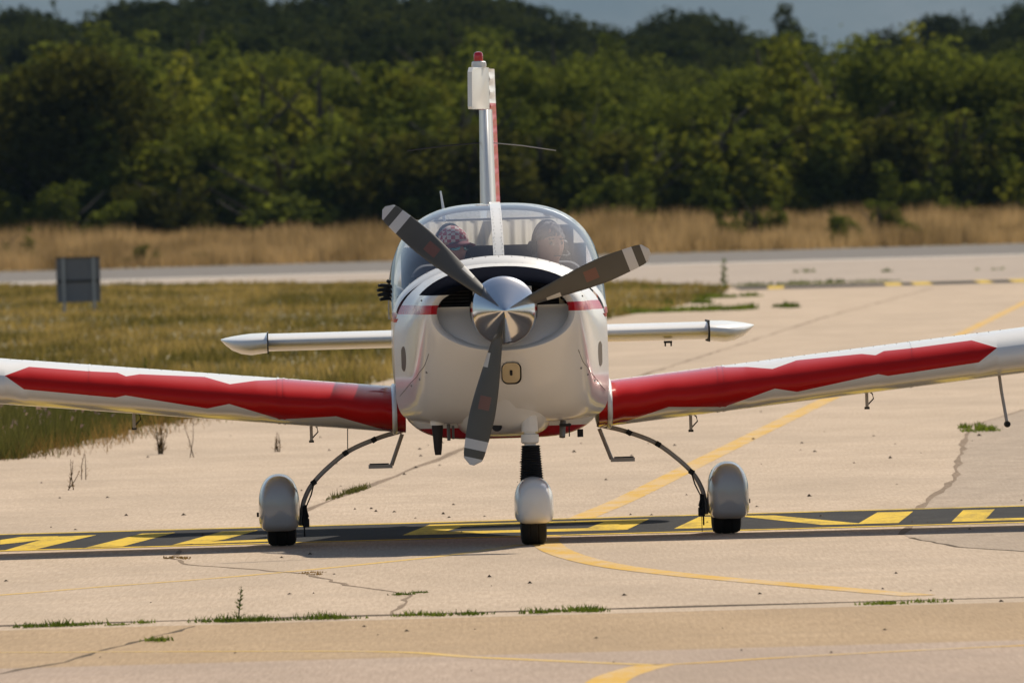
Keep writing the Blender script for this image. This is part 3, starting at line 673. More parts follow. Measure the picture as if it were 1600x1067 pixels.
# oil door, side screens, fastener dots, panel line
def rrect(cx, cz, w, h, r, y, n=6):
    out = []
    for qx, qz, a0 in ((1, 1, 0), (-1, 1, 90), (-1, -1, 180), (1, -1, 270)):
        for k_ in range(n + 1):
            a = R(a0 + 90 * k_ / n); out.append(Vector((cx + qx * (w / 2 - r) + r * math.cos(a), y, cz + qz * (h / 2 - r) + r * math.sin(a))))
    return out
def fy(x, z):       # forward face of the lower cowling at x,z (looked up on the built rings)
    best = None
    for a, b in zip(CS[2:], CS[3:]):
        for k_ in range(80):
            t = k_ / 80; c = [u + (v - u) * t for u, v in zip(a, b)]
            nn = c[5] if z > c[2] else c[6]; h = c[3] if z > c[2] else c[4]
            if abs(x / c[1]) ** nn + abs((z - c[2]) / h) ** nn <= 1.0: return c[0]
    return CS[-1][0]
yo = fy(.045, .885) - .006
om = MB(); om.loft([rrect(.035, .882, .09, .102, .03, yo + .03), rrect(.035, .882, .09, .102, .03, yo - .004), rrect(.035, .882, .082, .094, .026, yo - .007)], True)
def lean(mb_): mb_.v = [(x, y - yo + fy(.035, z) - .010, z) for x, y, z in mb_.v]
lean(om); od = om.build('oil_door', CREAM, plane, auto=30)
lm = MB(); lm.loft([rrect(.035, .882, .016, .03, .007, yo - .004), rrect(.035, .882, .012, .026, .005, yo - .012)], True); lean(lm); lm.build('latch', BLACK, od)
gm = MB(); gm.loft([rrect(.037, .879, .102, .112, .034, yo + .03), rrect(.037, .879, .102, .112, .034, yo + .001)], True); lean(gm); gm.build('door_gap', DARK, od)
for s_ in (-1, 1):
    q = Vector((s_ * .975, -.215, 0)).normalized(); m = MB()
    c0 = Vector((s_ * .5052, -.90, .962)); a = Vector((0, 0, 1)); b = q.cross(a)
    m.loft([[c0 + q * o_ + (a * math.cos(t * math.pi / 12) + b * math.sin(t * math.pi / 12)) * .064 for t in range(24)] for o_ in (-.01, .0025)]); m.build('side_screen', BEIGE, plane)
# white arch that carries the windscreen
def arch(y, w, h, n_, sweep, k_=60, zc=1.168):
    out = []
    for i in range(k_ + 1):
        a = math.pi * i / k_; c, s = math.cos(a), math.sin(a); e = 2 / n_
        x = w * math.copysign(abs(c) ** e, c); out.append(Vector((x, y + sweep * (x / .55) ** 2, zc + h * abs(s) ** e)))
    return out
am = MB(); am.loft([arch(-.79, .540, .268, 2.0, .10), arch(-.765, .548, .281, 2.0, .11), arch(-.69, .558, .312, 2.0, .14), arch(-.64, .555, .310, 2.0, .14)], cap=False, closed=False)
ar = am.build('windscreen_arch', ARCHM, plane, auto=60)
# cabin side and belly shell, rear fuselage
fs = MB(); FS = [ring(y, w, 1.168, .0005, 1.168 - zb, 2, nb) for y, w, zb, nb in ((-.80, .50, .605, 5), (-.775, .530, .565, 4.6), (-.73, .550, .540, 4.4), (-.3, .557, .530, 4.4), (.4, .557, .530, 4.4), (1.0, .545, .54, 4.0), (1.52, .51, .58, 3.6))]
fs.loft(FS, cap=False)
keep = [(f, m_) for f, m_ in zip(fs.f, fs.m) if min(fs.v[i][2] for i in f) < 1.1675]; fs.f = [k_[0] for k_ in keep]; fs.m = [k_[1] for k_ in keep]
fs.f.append(tuple(i for i in range(72) if fs.v[i][2] < 1.1675)); fs.m.append(0)
fs.build('fuselage', FUSM, plane, auto=50)
MB().loft([ring(1.5, .505, 1.14, .44, .55, 2.4, 3.4), ring(2.0, .43, 1.13, .37, .48, 2.4, 3), ring(2.9, .29, 1.12, .27, .34, 2.3, 2.6), ring(4.0, .14, 1.12, .17, .20, 2.2, 2.2), ring(4.75, .05, 1.12, .10, .10, 2, 2)]).build('rear_fuselage', FUSM, plane, auto=50)
MB().box((0, .4, .72), (1.0, 2.1, .03)).build('cabin_floor', DARK, plane, False)
# canopy
CR = [(-.66, .556, .308, 2.0, .14), (-.5, .558, .400, 2.2, .11), (-.25, .561, .490, 2.5, .07), (.05, .563, .556, 2.75, .03), (.35, .564, .583, 2.95, 0), (.75, .562, .584, 2.95, 0), (1.15, .552, .555, 2.8, 0), (1.5, .525, .47, 2.5, 0)]
canopy = MB().loft([arch(*c) for c in CR], cap=False, closed=False).build('canopy', GLASS, plane, auto=180)
def canopy_strip(x0, x1, off, rows=CR):
    m_ = MB(); rs = []
    for (y, w, h, n_, sw) in rows:
        r_ = []
        for t in range(5):
            x = x0 + (x1 - x0) * t / 4; z = 1.168 + h * (1 - abs(x / w) ** n_) ** (1 / n_); r_.append(Vector((x, y + sw * (x / .55) ** 2 - .004, z + off)))
        rs.append(r_ + [Vector((p.x, p.y + .004, p.z - off - .008)) for p in r_[::-1]])
    return m_.loft(rs)
MB().loft([ring(1.485, .49, 1.14, .425, .5, 2.4, 3.4), ring(1.497, .49, 1.14, .425, .5, 2.4, 3.4)]).build('baggage_bulkhead', DARK, plane)
cs = canopy_strip(-.026, .030, .006).build('canopy_center_frame', WHITE, canopy, auto=40)
for s_ in (-1, 1):
    MB().tube([(s_ * .545, -.42, 1.176), (s_ * .556, .3, 1.176), (s_ * .545, 1.15, 1.176), (s_ * .52, 1.5, 1.176)], .009, 8).build('canopy_rail', WHITE, canopy)
MB().tube([p + Vector((0, 0, -.012)) for p in arch(.80, .553, .572, 2.95, 0)], .014, 8).build('canopy_hoop', STEEL, canopy)
rv = MB()
def rivet(p, nrm, r=.0035):
    nrm = nrm.normalized(); a = nrm.cross(Vector((1, 0, 0.01))).normalized(); b = nrm.cross(a)
    rv.add([p + nrm * .002 + (a * math.cos(k_ * math.pi / 3) + b * math.sin(k_ * math.pi / 3)) * r for k_ in range(6)] + [p + nrm * .004], [(k_, (k_ + 1) % 6, 6) for k_ in range(6)])
for j in range(len(CR) - 5):
    a_, b_ = CR[j], CR[j + 1]
    for t in range(5):
        u = t / 5; y = a_[0] + (b_[0] - a_[0]) * u; h = a_[2] + (b_[2] - a_[2]) * u
        sl = Vector((0, -(b_[2] - a_[2]), (b_[0] - a_[0])))
        for x in (-.017, .021): rivet(Vector((x + (.004 if t % 2 else 0), y - .004, 1.168 + h + .006)), sl)
for p in arch(-.73, .562, .300, 2.0, .125, 26)[3:-3]: rivet(p + Vector((0, -.012, .006)), Vector((p.x * .3, -.6, .6)), .004)
tag(rv.build('rivets', STEEL, canopy, False), kind='stuff')
# cabin fittings
MB().loft([[Vector((p.x * .95, p.y + .10, p.z - .012)) for p in arch(-.72, .545, .27, 2.0, .12)], [Vector((p.x * .93, -.28, p.z - .03)) for p in arch(-.72, .545, .25, 2.0, 0)]], cap=False, closed=False).build('glare_shield', PANEL, plane)
MB().box((0, -.30, 1.2), (.98, .03, .36)).build('instrument_panel', DARK, plane, False)
MB().box((0, -.44, 1.448), (.17, .06, .035)).build('compass_mount', WHITE, plane, False, bevel=.008)
for x in (-.235, .26):
    st = MB(); st.loft([rrect(x, 1.12, .40, .62, .08, .78), rrect(x, 1.12, .42, .64, .09, .84), rrect(x, 1.12, .40, .62, .08, .90)]); st.box((x, .55, .84), (.42, .48, .12))
    st.build('seat', SEATM, plane, auto=40)
cu = MB(); rows_ = []
for z, amp in ((1.36, .020), (1.47, .022), (1.58, .014), (1.66, .008)):
    rows_.append([Vector((-.40 + .74 * i / 120, 1.22 + amp * math.sin(i * .62 + .5 * math.sin(i * .13)) + .008 * math.sin(i * .23), z + (.012 * math.sin(i * .62) if z < 1.4 else 0))) for i in range(121)])
cu.loft(rows_, cap=False, closed=False).build('pleated_curtain', CURT, plane, auto=180)
MB().tube([(-.42, 1.215, 1.668), (.36, 1.215, 1.668)], .006, 8).build('curtain_rail', STEEL, plane)
MB().box((0, 1.12, 1.32), (.98, .05, .42)).build('rear_bulkhead', DARK, plane, False)
MB().box((.37, 1.05, 1.5), (.11, .02, .26)).build('rear_window_post', DARK, plane, False, bevel=.02)

# wings
def airfoil(c, t=.168, m_=.018, p_=.4):
    yt = 5 * t * (.2969 * math.sqrt(max(c, 0)) - .1260 * c - .3516 * c * c + .2843 * c ** 3 - .1036 * c ** 4)
    yc = m_ / p_ ** 2 * (2 * p_ * c - c * c) if c < p_ else m_ / (1 - p_) ** 2 * ((1 - 2 * p_) + 2 * p_ * c - c * c)
    return yc + yt, yc - yt
CH, INC = 1.42, R(1.2)
def af_pt(v, off=0.0):
    """v in [-1,1]: chord position |v|**1.8, + upper, - lower -> (y, z) about the section middle"""
    c = abs(v) ** 1.8; up, lo_ = airfoil(c); zz = (up if v >= 0 else lo_)
    e = 1e-3; c2 = min(1, c + e); c1 = max(0, c - e); s_ = 0 if v >= 0 else 1
    dz, dc = airfoil(c2)[s_] - airfoil(c1)[s_], c2 - c1
    nx, nz = (-dz, dc) if v >= 0 else (dz, -dc); L = math.hypot(nx, nz) or 1
    y, z = c * CH + off * nx / L, zz * CH + off * nz / L
    return y * math.cos(INC) + z * math.sin(INC), z * math.cos(INC) - y * math.sin(INC)
prof = [(v / 200, af_pt(v / 200)) for v in range(-200, 201)]
zmx = max(p[1][1] for p in prof); zmn = min(p[1][1] for p in prof); ZM, ZH = (zmx + zmn) / 2, (zmx - zmn) / 2
UPPER = [(.0, 1.3), (1.149, 1.3), (1.15, .945), (1.275, .83), (1.405, .61), (1.535, .84), (1.87, .76), (1.94, .63), (1.985, .76), (2.13, .73), (2.44, .74), (2.565, .29)]
LOWER = [(.0, -1.3), (.56, -1.0), (.63, -.87), (.86, -.45), (1.06, -.67), (1.15, -.76), (1.411, -.24), (1.525, -.51), (1.946, -.19), (1.997, -.32), (2.467, -.24), (2.565, .285)]
def interp(tab, x):
    for (a, va), (b, vb) in zip(tab, tab[1:]):
        if x <= b: return va + (vb - va) * (x - a) / (b - a) if b > a else vb
    return tab[-1][1]
def inv(zf):
    """surface parameter v whose front-view height is zf (fraction of the half thickness)"""
    if zf >= 1: return .46
    if zf <= -1: return -.50
    iu = max(range(401), key=lambda i: prof[i][1][1]); il = min(range(401), key=lambda i: prof[i][1][1])
    for i in range(il, iu):
        a, b = (prof[i][1][1] - ZM) / ZH, (prof[i + 1][1][1] - ZM) / ZH
        if a <= zf <= b: return prof[i][0] + (prof[i + 1][0] - prof[i][0]) * (zf - a) / max(1e-9, b - a)
    return 0
def zmid(x): return .695 + (x - .55) * .1
def yle(x): return -.56 - .035 * (x - .5)
def wing_surface(xs_, s_, off=0.0, tip=True, vlim=(-1, 1)):
    m_ = MB(); rings = []; nu, nr, nl = 16, 20, 16; red = []
    for x in xs_:
        has = x < 2.566
        vu, vl = (inv(interp(UPPER, x)), inv(interp(LOWER, x))) if has else (inv(.29), inv(.285))
        vs = [1 + (vu - 1) * i / nu for i in range(nu)] + [vu + (vl - vu) * i / nr for i in range(nr)] + [vl + (-1 - vl) * i / nl for i in range(nl + 1)]
        sc_ = 1.0 if x < 4.4 else math.sqrt(max(.02, 1 - ((x - 4.4) / .25) ** 2))
        r_ = []
        for v in vs:
            y, z = af_pt(v, off); y = .5 * CH + (y - .5 * CH) * (.4 + .6 * sc_)
            r_.append(Vector((s_ * x, yle(x) + y, zmid(x) + (z - ZM) * sc_)))
        rings.append(r_)
    n_ = len(rings[0]); b = 0
    for r_ in rings: m_.v += [tuple(p) for p in r_]
    for j in range(len(rings) - 1):
        xm = (xs_[j] + xs_[j + 1]) / 2
        for i in range(n_ - 1):
            m_.f.append((j * n_ + i, j * n_ + i + 1, (j + 1) * n_ + i + 1, (j + 1) * n_ + i)); m_.m.append(1 if (nu <= i < nu + nr and xm < 2.565) else 0)
    if tip: m_.f.append(tuple((len(rings) - 1) * n_ + i for i in range(n_))); m_.m.append(0)
    return m_
XS = sorted(set([.50, .53] + [t[0] for t in UPPER if t[0] > .5] + [t[0] for t in LOWER if t[0] > .5] + [.7, .95, 1.25, 1.7, 2.3, 2.566, 2.7, 3.2, 3.8, 4.4, 4.47, 4.53, 4.58, 4.62, 4.645]))
def wing_top(x, y_frac, off): y, z = af_pt(y_frac ** (1 / 1.8), off); return yle(x) + y, zmid(x) + z - ZM
for s_ in (-1, 1):
    w = wing_surface(XS, s_).build('wing', [WHITE, RED], plane, auto=60)
    if s_ < 0: w['label'] = 'wing on the left of the picture, white with scalloped red leading edge'
    else: w['label'] = 'wing on the right of the picture, white with scalloped red leading edge and pitot rod'
    for xa in (1.120, 1.150, 2.127): wing_surface([xa, xa + (.006 if xa > 2 else .012)], s_, .0025, False).build('seam_strap', [WHITE, RED], w, auto=60)
    # white root fillet ring
    m = MB(); rs = []
    for x, o_ in ((.545, .006), (.553, .014), (.563, .013), (.570, .003)):
        rs.append([Vector((s_ * x, yle(x) + af_pt(v / 40, o_)[0], zmid(x) + af_pt(v / 40, o_)[1] - ZM)) for v in range(40, -41, -1)])
    m.loft(rs, cap=False, closed=False).build('root_fillet', WHITE, w, auto=60)
    m = MB(); rs = []
    for x in (.60, .75, .90, 1.03):
        rs.append([Vector((s_ * x, *wing_top(x, c / 20, .004))) for c in range(9, 18)])
    m.loft(rs, cap=False, closed=False).build('walkway', BLACK, w)
    for xp in (.990, 1.912):
        zb = zmid(xp) - ZH + .01; m = MB(); m.box((s_ * xp, .1, zb - .045), (.016, .03, .10)); tb = m.build('tie_down_bracket', LEGM, w, False, bevel=.002)
        h = MB(); h.tube([(s_ * xp + .010, .1, zb - .005), (s_ * xp + .030, .1, zb - .02), (s_ * xp + .035, .1, zb - .045), (s_ * xp + .018, .1, zb - .062), (s_ * xp + .006, .1, zb - .075)], .004, 6); h.box((s_ * xp, .1, zb - .093), (.026, .03, .012)); h.build('hook', BLACK, tb)
    rvw = MB()
    for k_ in range(34):
        x = .62 + k_ * .06; yq, zq = wing_top(x, .26, .0); rvw.box((s_ * x, yq, zq + .0005), (.006, .006, .003))
    tag(rvw.build('wing_rivets', WHITE, w, False), kind='stuff')
    if s_ > 0:
        m = MB(); m.tube([(2.590, -.2, .80), (2.600, -.22, .70), (2.623, -.24, .54)], .0085, 8); pt = m.build('pitot_mast', LEGM, w)
        MB().lathe([(.001, -.05), (.013, -.045), (.017, -.02), (.017, .02), (.01, .06)], (2.624, -.25, .530), 'Y', 14).build('pitot_head', BLACK, pt)

# tail
def sym(c, t): return 5 * t * (.2969 * math.sqrt(max(c, 0)) - .1260 * c - .3516 * c * c + .2843 * c ** 3 - .1036 * c ** 4)
def slab(stations, t_abs, n_=24):
    """lofted symmetric section; station = (position vector of leading edge, chord, half thickness scale, span axis)"""
    rs = []
    for (p, ch, th, ax) in stations:
        r_ = []
        for i in range(-n_, n_ + 1):
            c = (abs(i) / n_) ** 1.7; d = sym(c, 1.0) * th * (1 if i >= 0 else -1)
            r_.append(Vector((p[0] + (d if ax == 'x' else 0), p[1] + c * ch, p[2] + (d if ax == 'z' else 0))))
        rs.append(r_[:-1])
    return rs
for s_ in (-1, 1):
    zc = 1.025
    st_ = [((s_ * x, 3.85, zc), .95, .097, 'z') for x in (.0, .4, .8, 1.205)]
    hs = MB().loft(slab(st_, 0)).build('tailplane', WHITE, plane, auto=60)
    tp = []
    for x, zt, zb, ya, ch in ((1.212, 1.078, .968, 3.72, 1.1), (1.30, 1.076, .957, 3.74, 1.05), (1.355, 1.070, .965, 3.80, .95), (1.405, 1.063, .986, 3.9, .78), (1.440, 1.056, 1.014, 4.02, .55), (1.466, 1.049, 1.040, 4.15, .3)):
        r_ = []
        for k_ in range(28):
            a = 2 * math.pi * k_ / 28; c, s2 = math.cos(a), math.sin(a)
            r_.append(Vector((s_ * x, ya + ch / 2 + ch / 2 * math.copysign(abs(c) ** .8, c), (zt + zb) / 2 + (zt - zb) / 2 * math.copysign(abs(s2) ** .75, s2))))
        tp.append(r_)
    MB().loft(tp).build('elevator_horn', WHITE, hs, auto=50)
    MB().box((s_ * 1.208, 4.1, 1.024), (.006, .7, .118)).build('horn_gap', DARK, hs, False)
    if s_ > 0:
        MB().box((.985, 3.95, .968), (.045, .05, .012)).box((.970, 3.95, .955), (.008, .03, .02)).box((1.002, 3.95, .955), (.008, .03, .02)).build('trim_tab_arm', BLACK, hs, False)
fin = MB().loft(slab([((.020, 3.35, 1.2), 1.5, .095, 'x'), ((.022, 3.75, 1.75), 1.05, .088, 'x'), ((.026, 4.12, 2.270), .60, .072, 'x')], 0)).build('fin', WHITE, plane, auto=60)
DEF = R(10.5); hy = 4.72
rr_ = []; nz = 72
def rot_r(x, y): return (.026 + x * math.cos(DEF) + (y - hy) * math.sin(DEF), hy - x * math.sin(DEF) + (y - hy) * math.cos(DEF))
rud = MB()
for j in range(nz + 1):
    z = 1.15 + (2.50 - 1.15) * j / nz; ch = .46 - .12 * j / nz; r_ = []
    corr = .006 * math.sin(j * math.pi / 2)
    for (xx, yy) in ((-.030, 0), (.030 + corr, 0), (.022 + corr, ch * .5), (.004, ch), (-.004, ch), (-.022 - corr, ch * .5)):
        a, b = rot_r(xx, hy + yy); r_.append(Vector((a, b, z)))
    rr_.append(r_)
rudder = rud.loft(rr_).build('rudder', RUDM, plane, auto=25)
hm_ = MB(); hr = []
for z, f0 in ((2.276, -.46), (2.29, -.475), (2.48, -.45), (2.506, -.41)):
    r_ = []
    for (xx, yy) in ((-.012, f0), (.012, f0), (.030, f0 + .12), (.030, .0), (-.030, .0), (-.030, f0 + .12)):
        a, b = rot_r(xx, hy + yy); r_.append(Vector((a, b, z)))
    hr.append(r_)
hm_.loft(hr).build('balance_horn', WHITE, rudder, auto=30)
bx, by = rot_r(0, hy - .18)
bs = MB().lathe([(.040, 2.505), (.042, 2.515), (.040, 2.535), (.034, 2.540)], (bx + .006, by, 0), 'Z', 24).build('beacon_base', WHITE, plane)
MB().lathe([(.025, 2.540), (.026, 2.565), (.025, 2.580), (.018, 2.590), (.006, 2.593)], (bx + .004, by, 0), 'Z', 24).build('beacon_lamp', BEACON, bs)
MB().tube([(.0, 4.2, 2.089), (-.20, 4.35, 2.078), (-.41, 4.5, 2.058)], .0048, 6).build('antenna_whip', BLACK, fin)
MB().tube([(.03, 4.2, 2.089), (.22, 4.35, 2.068), (.41, 4.5, 2.036)], .003, 6).build('antenna_whip', STEEL, fin)
MB().tube([(-.252, 1.2, 1.66), (-.258, 1.24, 1.74), (-.268, 1.30, 1.822)], [.009, .007, .005], 8).build('antenna_blade', WHITE, plane)

# propeller
prop = empty('propeller', (.003, -1.765, 1.202)); prop.parent = plane
MB().lathe([(.150, .042), (.174, .040), (.1745, .032), (.171, .020), (.157, -.008), (.133, -.042), (.104, -.082), (.074, -.121), (.045, -.160), (.022, -.190), (.008, -.205), (.001, -.209)], (0, 0, 0), 'Y', 64).build('spinner', SPIN, prop, auto=50)
MB().lathe([(.10, .04), (.160, .04), (.160, .12), (.10, .12)], (0, 0, 0), 'Y', 40).build('back_plate', PANEL, prop)
bl = MB(); rs = []
for t in range(25):
    u = t / 24; r_ = .12 + .682 * u
    ch = .070 + .082 * math.sin(min(1, u / .62) * math.pi / 2) if u < .62 else .152 - .050 * ((u - .62) / .38) ** 1.3
    if u > .93: ch *= math.sqrt(max(.05, 1 - ((u - .93) / .072) ** 2))
    tw = R(58 - 38 * u ** .7); th = .036 * (1 - u) ** 1.4 + .008
    ring_ = []
    for k_ in range(20):
        a = 2 * math.pi * k_ / 20; cx_ = ch / 2 * math.cos(a); tz = th / 2 * math.sin(a) * (1.0 if math.sin(a) < 0 else .5)
        ring_.append(Vector((r_, -(cx_ * math.sin(tw)) + tz * math.cos(tw) * 1.0, cx_ * math.cos(tw) + tz * math.sin(tw))))
    rs.append(ring_)
bl.loft(rs)
b0 = bl.build('blade', BLADE, prop, auto=50)
blades_ = [b0] + [b0.copy() for _ in range(2)]
for o_, ang in zip(blades_, (20.6, 138.0, 256.7)):
    if o_ is not b0: COL.objects.link(o_)
    o_.parent = prop; o_.rotation_euler = (0, -R(ang), 0)

# undercarriage
def pant(cx, zt, zb, hw, y0, y1, zc=None):
    """teardrop wheel fairing, blunt in front, open flat bottom"""
    rs_ = []; L = y1 - y0
    KK = {-.012: .05, -.009: .34, -.003: .58, .006: .70, .03: .80, .07: .885, .13: .95, .22: .99, .33: 1.0}
    for u in (-.012, -.009, -.003, .006, .03, .07, .13, .22, .33, .46, .6, .75, .88, .96, 1):
        k_ = KK[u] if u in KK else (1 - ((u - .34) / .66) ** 1.9 * .88)
        k_ = max(k_, .03); w = hw * min(1, k_ * 1.04); zc_ = zb + (zt - zb) * .42
        ht_, hb_ = (zt - zc_) * k_, (zc_ - zb) * min(1, k_ * 1.15)
        r_ = []
        for i in range(44):
            a = 2 * math.pi * (i + .5) / 44; c, s2 = math.cos(a), math.sin(a); e = .86 if s2 > 0 else .42
            r_.append(Vector((cx + w * math.copysign(abs(c) ** e, c), y0 + L * u, zc_ + (ht_ if s2 > 0 else hb_) * math.copysign(abs(s2) ** e, s2))))
        rs_.append(r_)
    return MB().loft(rs_)
def tyre(cx, cy, r, hw):
    return MB().lathe([(r * .45, -hw * .8), (r * .8, -hw), (r * .93, -hw * .92), (r * .985, -hw * .72), (r, -hw * .4), (r * .985, -hw * .36), (r * .985, -hw * .28), (r, -hw * .24), (r, hw * .24), (r * .985, hw * .28), (r * .985, hw * .36), (r, hw * .4), (r * .985, hw * .72), (r * .93, hw * .92), (r * .8, hw), (r * .45, hw * .8)], (cx, cy, r), 'X', 40)
for s_ in (-1, 1):
    mg = empty('main_gear', (0, 0, 0)); mg.parent = plane
    lp = [(.50, .585), (.545, .572), (.64, .546), (.79, .486), (.905, .402), (.99, .318), (1.030, .250), (1.048, .19), (1.056, .10)]
    MB().tube([(s_ * x, .05, z) for x, z in smooth_poly(lp, 5)], .0128, 10).build('spring_leg', LEGM, mg)
    for (x, z) in ((.665, .537), (.815, .472), (.985, .323)):
        MB().box((s_ * x, .03, z), (.028, .05, .028), Vector((0, 0, 1)).rotation_difference(Vector((s_ * .5, 0, .8)))).build('hose_clamp', BLACK, mg, False, bevel=.003)
    MB().tube([(s_ * .985, .02, .315), (s_ * 1.0, .0, .26), (s_ * 1.025, .0, .205)], .004, 6).build('brake_hose', BLACK, mg)
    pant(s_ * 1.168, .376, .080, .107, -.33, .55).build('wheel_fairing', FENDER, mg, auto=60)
    tyre(s_ * 1.158, 0, .172, .076).build('tyre', TYRE, mg, auto=35)
    bk = MB(); bk.box((s_ * 1.036, .02, .155), (.022, .09, .10)).box((s_ * 1.030, -.02, .115), (.034, .05, .045)).tube([(s_ * 1.04, 0, .1), (s_ * 1.04, 0, .045)], .005, 6).tube([(s_ * 1.028, -.03, .21), (s_ * 1.022, -.03, .15), (s_ * 1.03, -.03, .1)], .007, 6); bk.build('brake_unit', BLACK, mg, False, bevel=.004)
    MB().lathe([(.012, -.01), (.012, .01)], (s_ * 1.276, 0, .165), 'X', 10).build('axle_bolt', BLACK, mg)
    if s_ < 0: MB().tube([(-.800, .1, .60), (-.803, .1, .48)], .0028, 6).build('brake_line', BLACK, mg)
    else: MB().tube([(1.03, -.03, .10), (1.03, -.03, .012)], .0018, 6).build('static_wire', BLACK, mg)
    m = MB(); m.tube([(s_ * .515, .25, .56), (s_ * .575, .25, .398)], .0105, 8).box((s_ * .633, .25, .394), (.125, .10, .020)); stp = m.build('boarding_step', LEGM, plane, auto=40)
    MB().box((s_ * .640, .25, .4065), (.10, .09, .006)).build('tread_pad', BLACK, stp, False)
ng = empty('nose_gear', (0, 0, 0)); ng.parent = plane
gx, gy = .130, -1.20
MB().lathe([(.030, .70), (.030, .565), (.046, .560), (.046, .522), (.040, .515), (.030, .513), (.030, .46)], (gx - .003, gy, 0), 'Z', 24).lathe([(.043, .66), (.043, .575)], (gx - .003, gy, 0), 'Z', 24).build('strut', WHITE, ng)
pf = []
for k_ in range(15):
    z = .505 - k_ * .0125; pf += [(.042 + .0009 * k_, z), (.051 + .0009 * k_, z - .006)]
MB().lathe(pf, (gx, gy, 0), 'Z', 28).build('bellows', BLACK, ng, auto=20)
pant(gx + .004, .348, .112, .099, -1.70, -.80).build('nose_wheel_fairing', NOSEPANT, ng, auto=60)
tyre(gx, -1.36, .165, .066).build('tyre', TYRE, ng, auto=35)
# pipes and fittings under the cowling
ex_ = MB(); ex_.lathe([(.029, .63), (.029, .60), (.025, .56), (.021, .50), (.016, .465)], (-.343, -.98, 0), 'Z', 18); ex_.box((-.352, -.98, .52), (.02, .03, .07)); ex_.build('exhaust_pipe', EXH, plane)
MB().lathe([(.038, .67), (.037, .645), (.036, .618)], (-.343, -.98, 0), 'Z', 22).build('exhaust_collar', WHITE, plane)
for (x, z0, z1, r_) in ((-.285, .62, .538, .009), (-.262, .61, .545, .007)): MB().tube([(x, -.9, z0), (x, -.92, z1)], r_, 10).build('drain_pipe', STEEL, plane)
MB().tube([(.305, -.9, .62), (.298, -.93, .538)], .016, 12).build('breather_pipe', STEEL, plane)
MB().box((.315, -.93, .60), (.06, .03, .014)).box((.335, -.93, .575), (.006, .006, .07)).box((.40, -.5, .55), (.03, .05, .04)).build('belly_fitting', BLACK, plane, False)
m = MB()
for s_ in (-1, 1):
    for (x, z) in ((.395, .895), (.43, .86), (.47, .825), (.41, 1.262)): m.lathe([(.006, 0), (.006, .004)], (s_ * x, fy(x, z) - .006, z), 'Y', 8)
tag(m.build('cowl_fasteners', STEEL, plane, False), kind='stuff')
for s_ in (-1, 1):
    pl = [(.382, .99), (.405, .93), (.432, .895), (.445, .872), (.47, .845), (.505, .80), (.53, .77)]
    MB().tube([(s_ * x, fy(x, z) - .001, z) for x, z in smooth_poly(pl, 6)], .0018, 5).build('panel_gap', STEEL, cowl)

# ------------------------------------------------------------------ the two people in the cabin
SKIN = simple('skin', (.44, .22, .15), .8); SHIRT1 = simple('dark_shirt', (.10, .035, .04), .9); SHIRT2 = simple('grey_shirt', (.30, .29, .31), .9)
HAIR = simple('grey_hair', (.13, .11, .10), .9, var=.5, scale=60); GLOVE = simple('black_glove', (.012, .012, .010), .75); LENS = simple('mirror_lens', (.10, .22, .28), .08, .9)
def cap_mat():
    m = NT('checked_cap'); ck = m.n('ShaderNodeTexChecker'); ck.inputs['Scale'].default_value = 46; m.l(m.coord(), ck.inputs['Vector'])
    ck.inputs['Color1'].default_value = (.35, .02, .035, 1); ck.inputs['Color2'].default_value = (.62, .50, .42, 1); m.set(**{'Base Color': ck.outputs[0], 'Roughness': .9}); return m.mat
CAPM = cap_mat(); CAPB = simple('cap_peak', (.16, .016, .03), .9)
def skin_mesh(joints, edges, mats_by, name, sub=2):
    me = bpy.data.meshes.new(name); me.from_pydata([j[:3] for j in joints], edges, [])
    o = bpy.data.objects.new(name, me); COL.objects.link(o)
    o.modifiers.new('skin', 'SKIN'); s2 = o.modifiers.new('sub', 'SUBSURF'); s2.levels = sub; s2.render_levels = sub
    me.skin_vertices[0].data[0].use_root = True
    for v, j in zip(me.skin_vertices[0].data, joints): v.radius = (j[3], j[4] if len(j) > 4 else j[3])
    dg = bpy.context.evaluated_depsgraph_get(); dg.update()
    ev = bpy.data.meshes.new_from_object(o.evaluated_get(dg)); bpy.data.objects.remove(o)
    return ev
def head_geo(c, s=1.0):
    """face mesh: ellipsoid pulled into jaw, brow, nose, cheeks, ears; looks towards -Y"""
    V, Fc = [], []; nu, nv = 28, 20
    for j in range(nv + 1):
        th = math.pi * j / nv
        for i in range(nu):
            ph = 2 * math.pi * i / nu
            d = Vector((math.sin(th) * math.cos(ph), math.sin(th) * math.sin(ph), math.cos(th)))
            x, y, z = d.x * .074, d.y * .095, d.z * .118
            if z < 0: x *= 1 - .30 * (-z / .118) ** 1.3; y = y * (1 - .18 * (-z / .118)) - .010 * (-z / .118)
            f = max(0, -d.y)
            if f > .3:
                y -= .026 * math.exp(-((x / .011) ** 2) - ((z + .018) / .022) ** 2)      # nose
                y += .010 * math.exp(-(((abs(x) - .030) / .014) ** 2) - ((z - .012) / .012) ** 2)   # eye sockets
                y -= .006 * math.exp(-((x / .024) ** 2) - ((z + .058) / .010) ** 2)     # lips
                y -= .007 * math.exp(-((x / .022) ** 2) - ((z + .094) / .016) ** 2)     # chin
                y -= .005 * math.exp(-(((z - .034) / .012) ** 2))                        # brow
            if abs(d.x) > .93: x += math.copysign(.013, x) * math.exp(-((z + .005) / .026) ** 2 - ((y - .008) / .018) ** 2)  # ears
            V.append(Vector(c) + Vector((x, y, z)) * s)
    for j in range(nv):
        for i in range(nu): Fc.append((j * nu + i, j * nu + (i + 1) % nu, (j + 1) * nu + (i + 1) % nu, (j + 1) * nu + i))
    return V, Fc
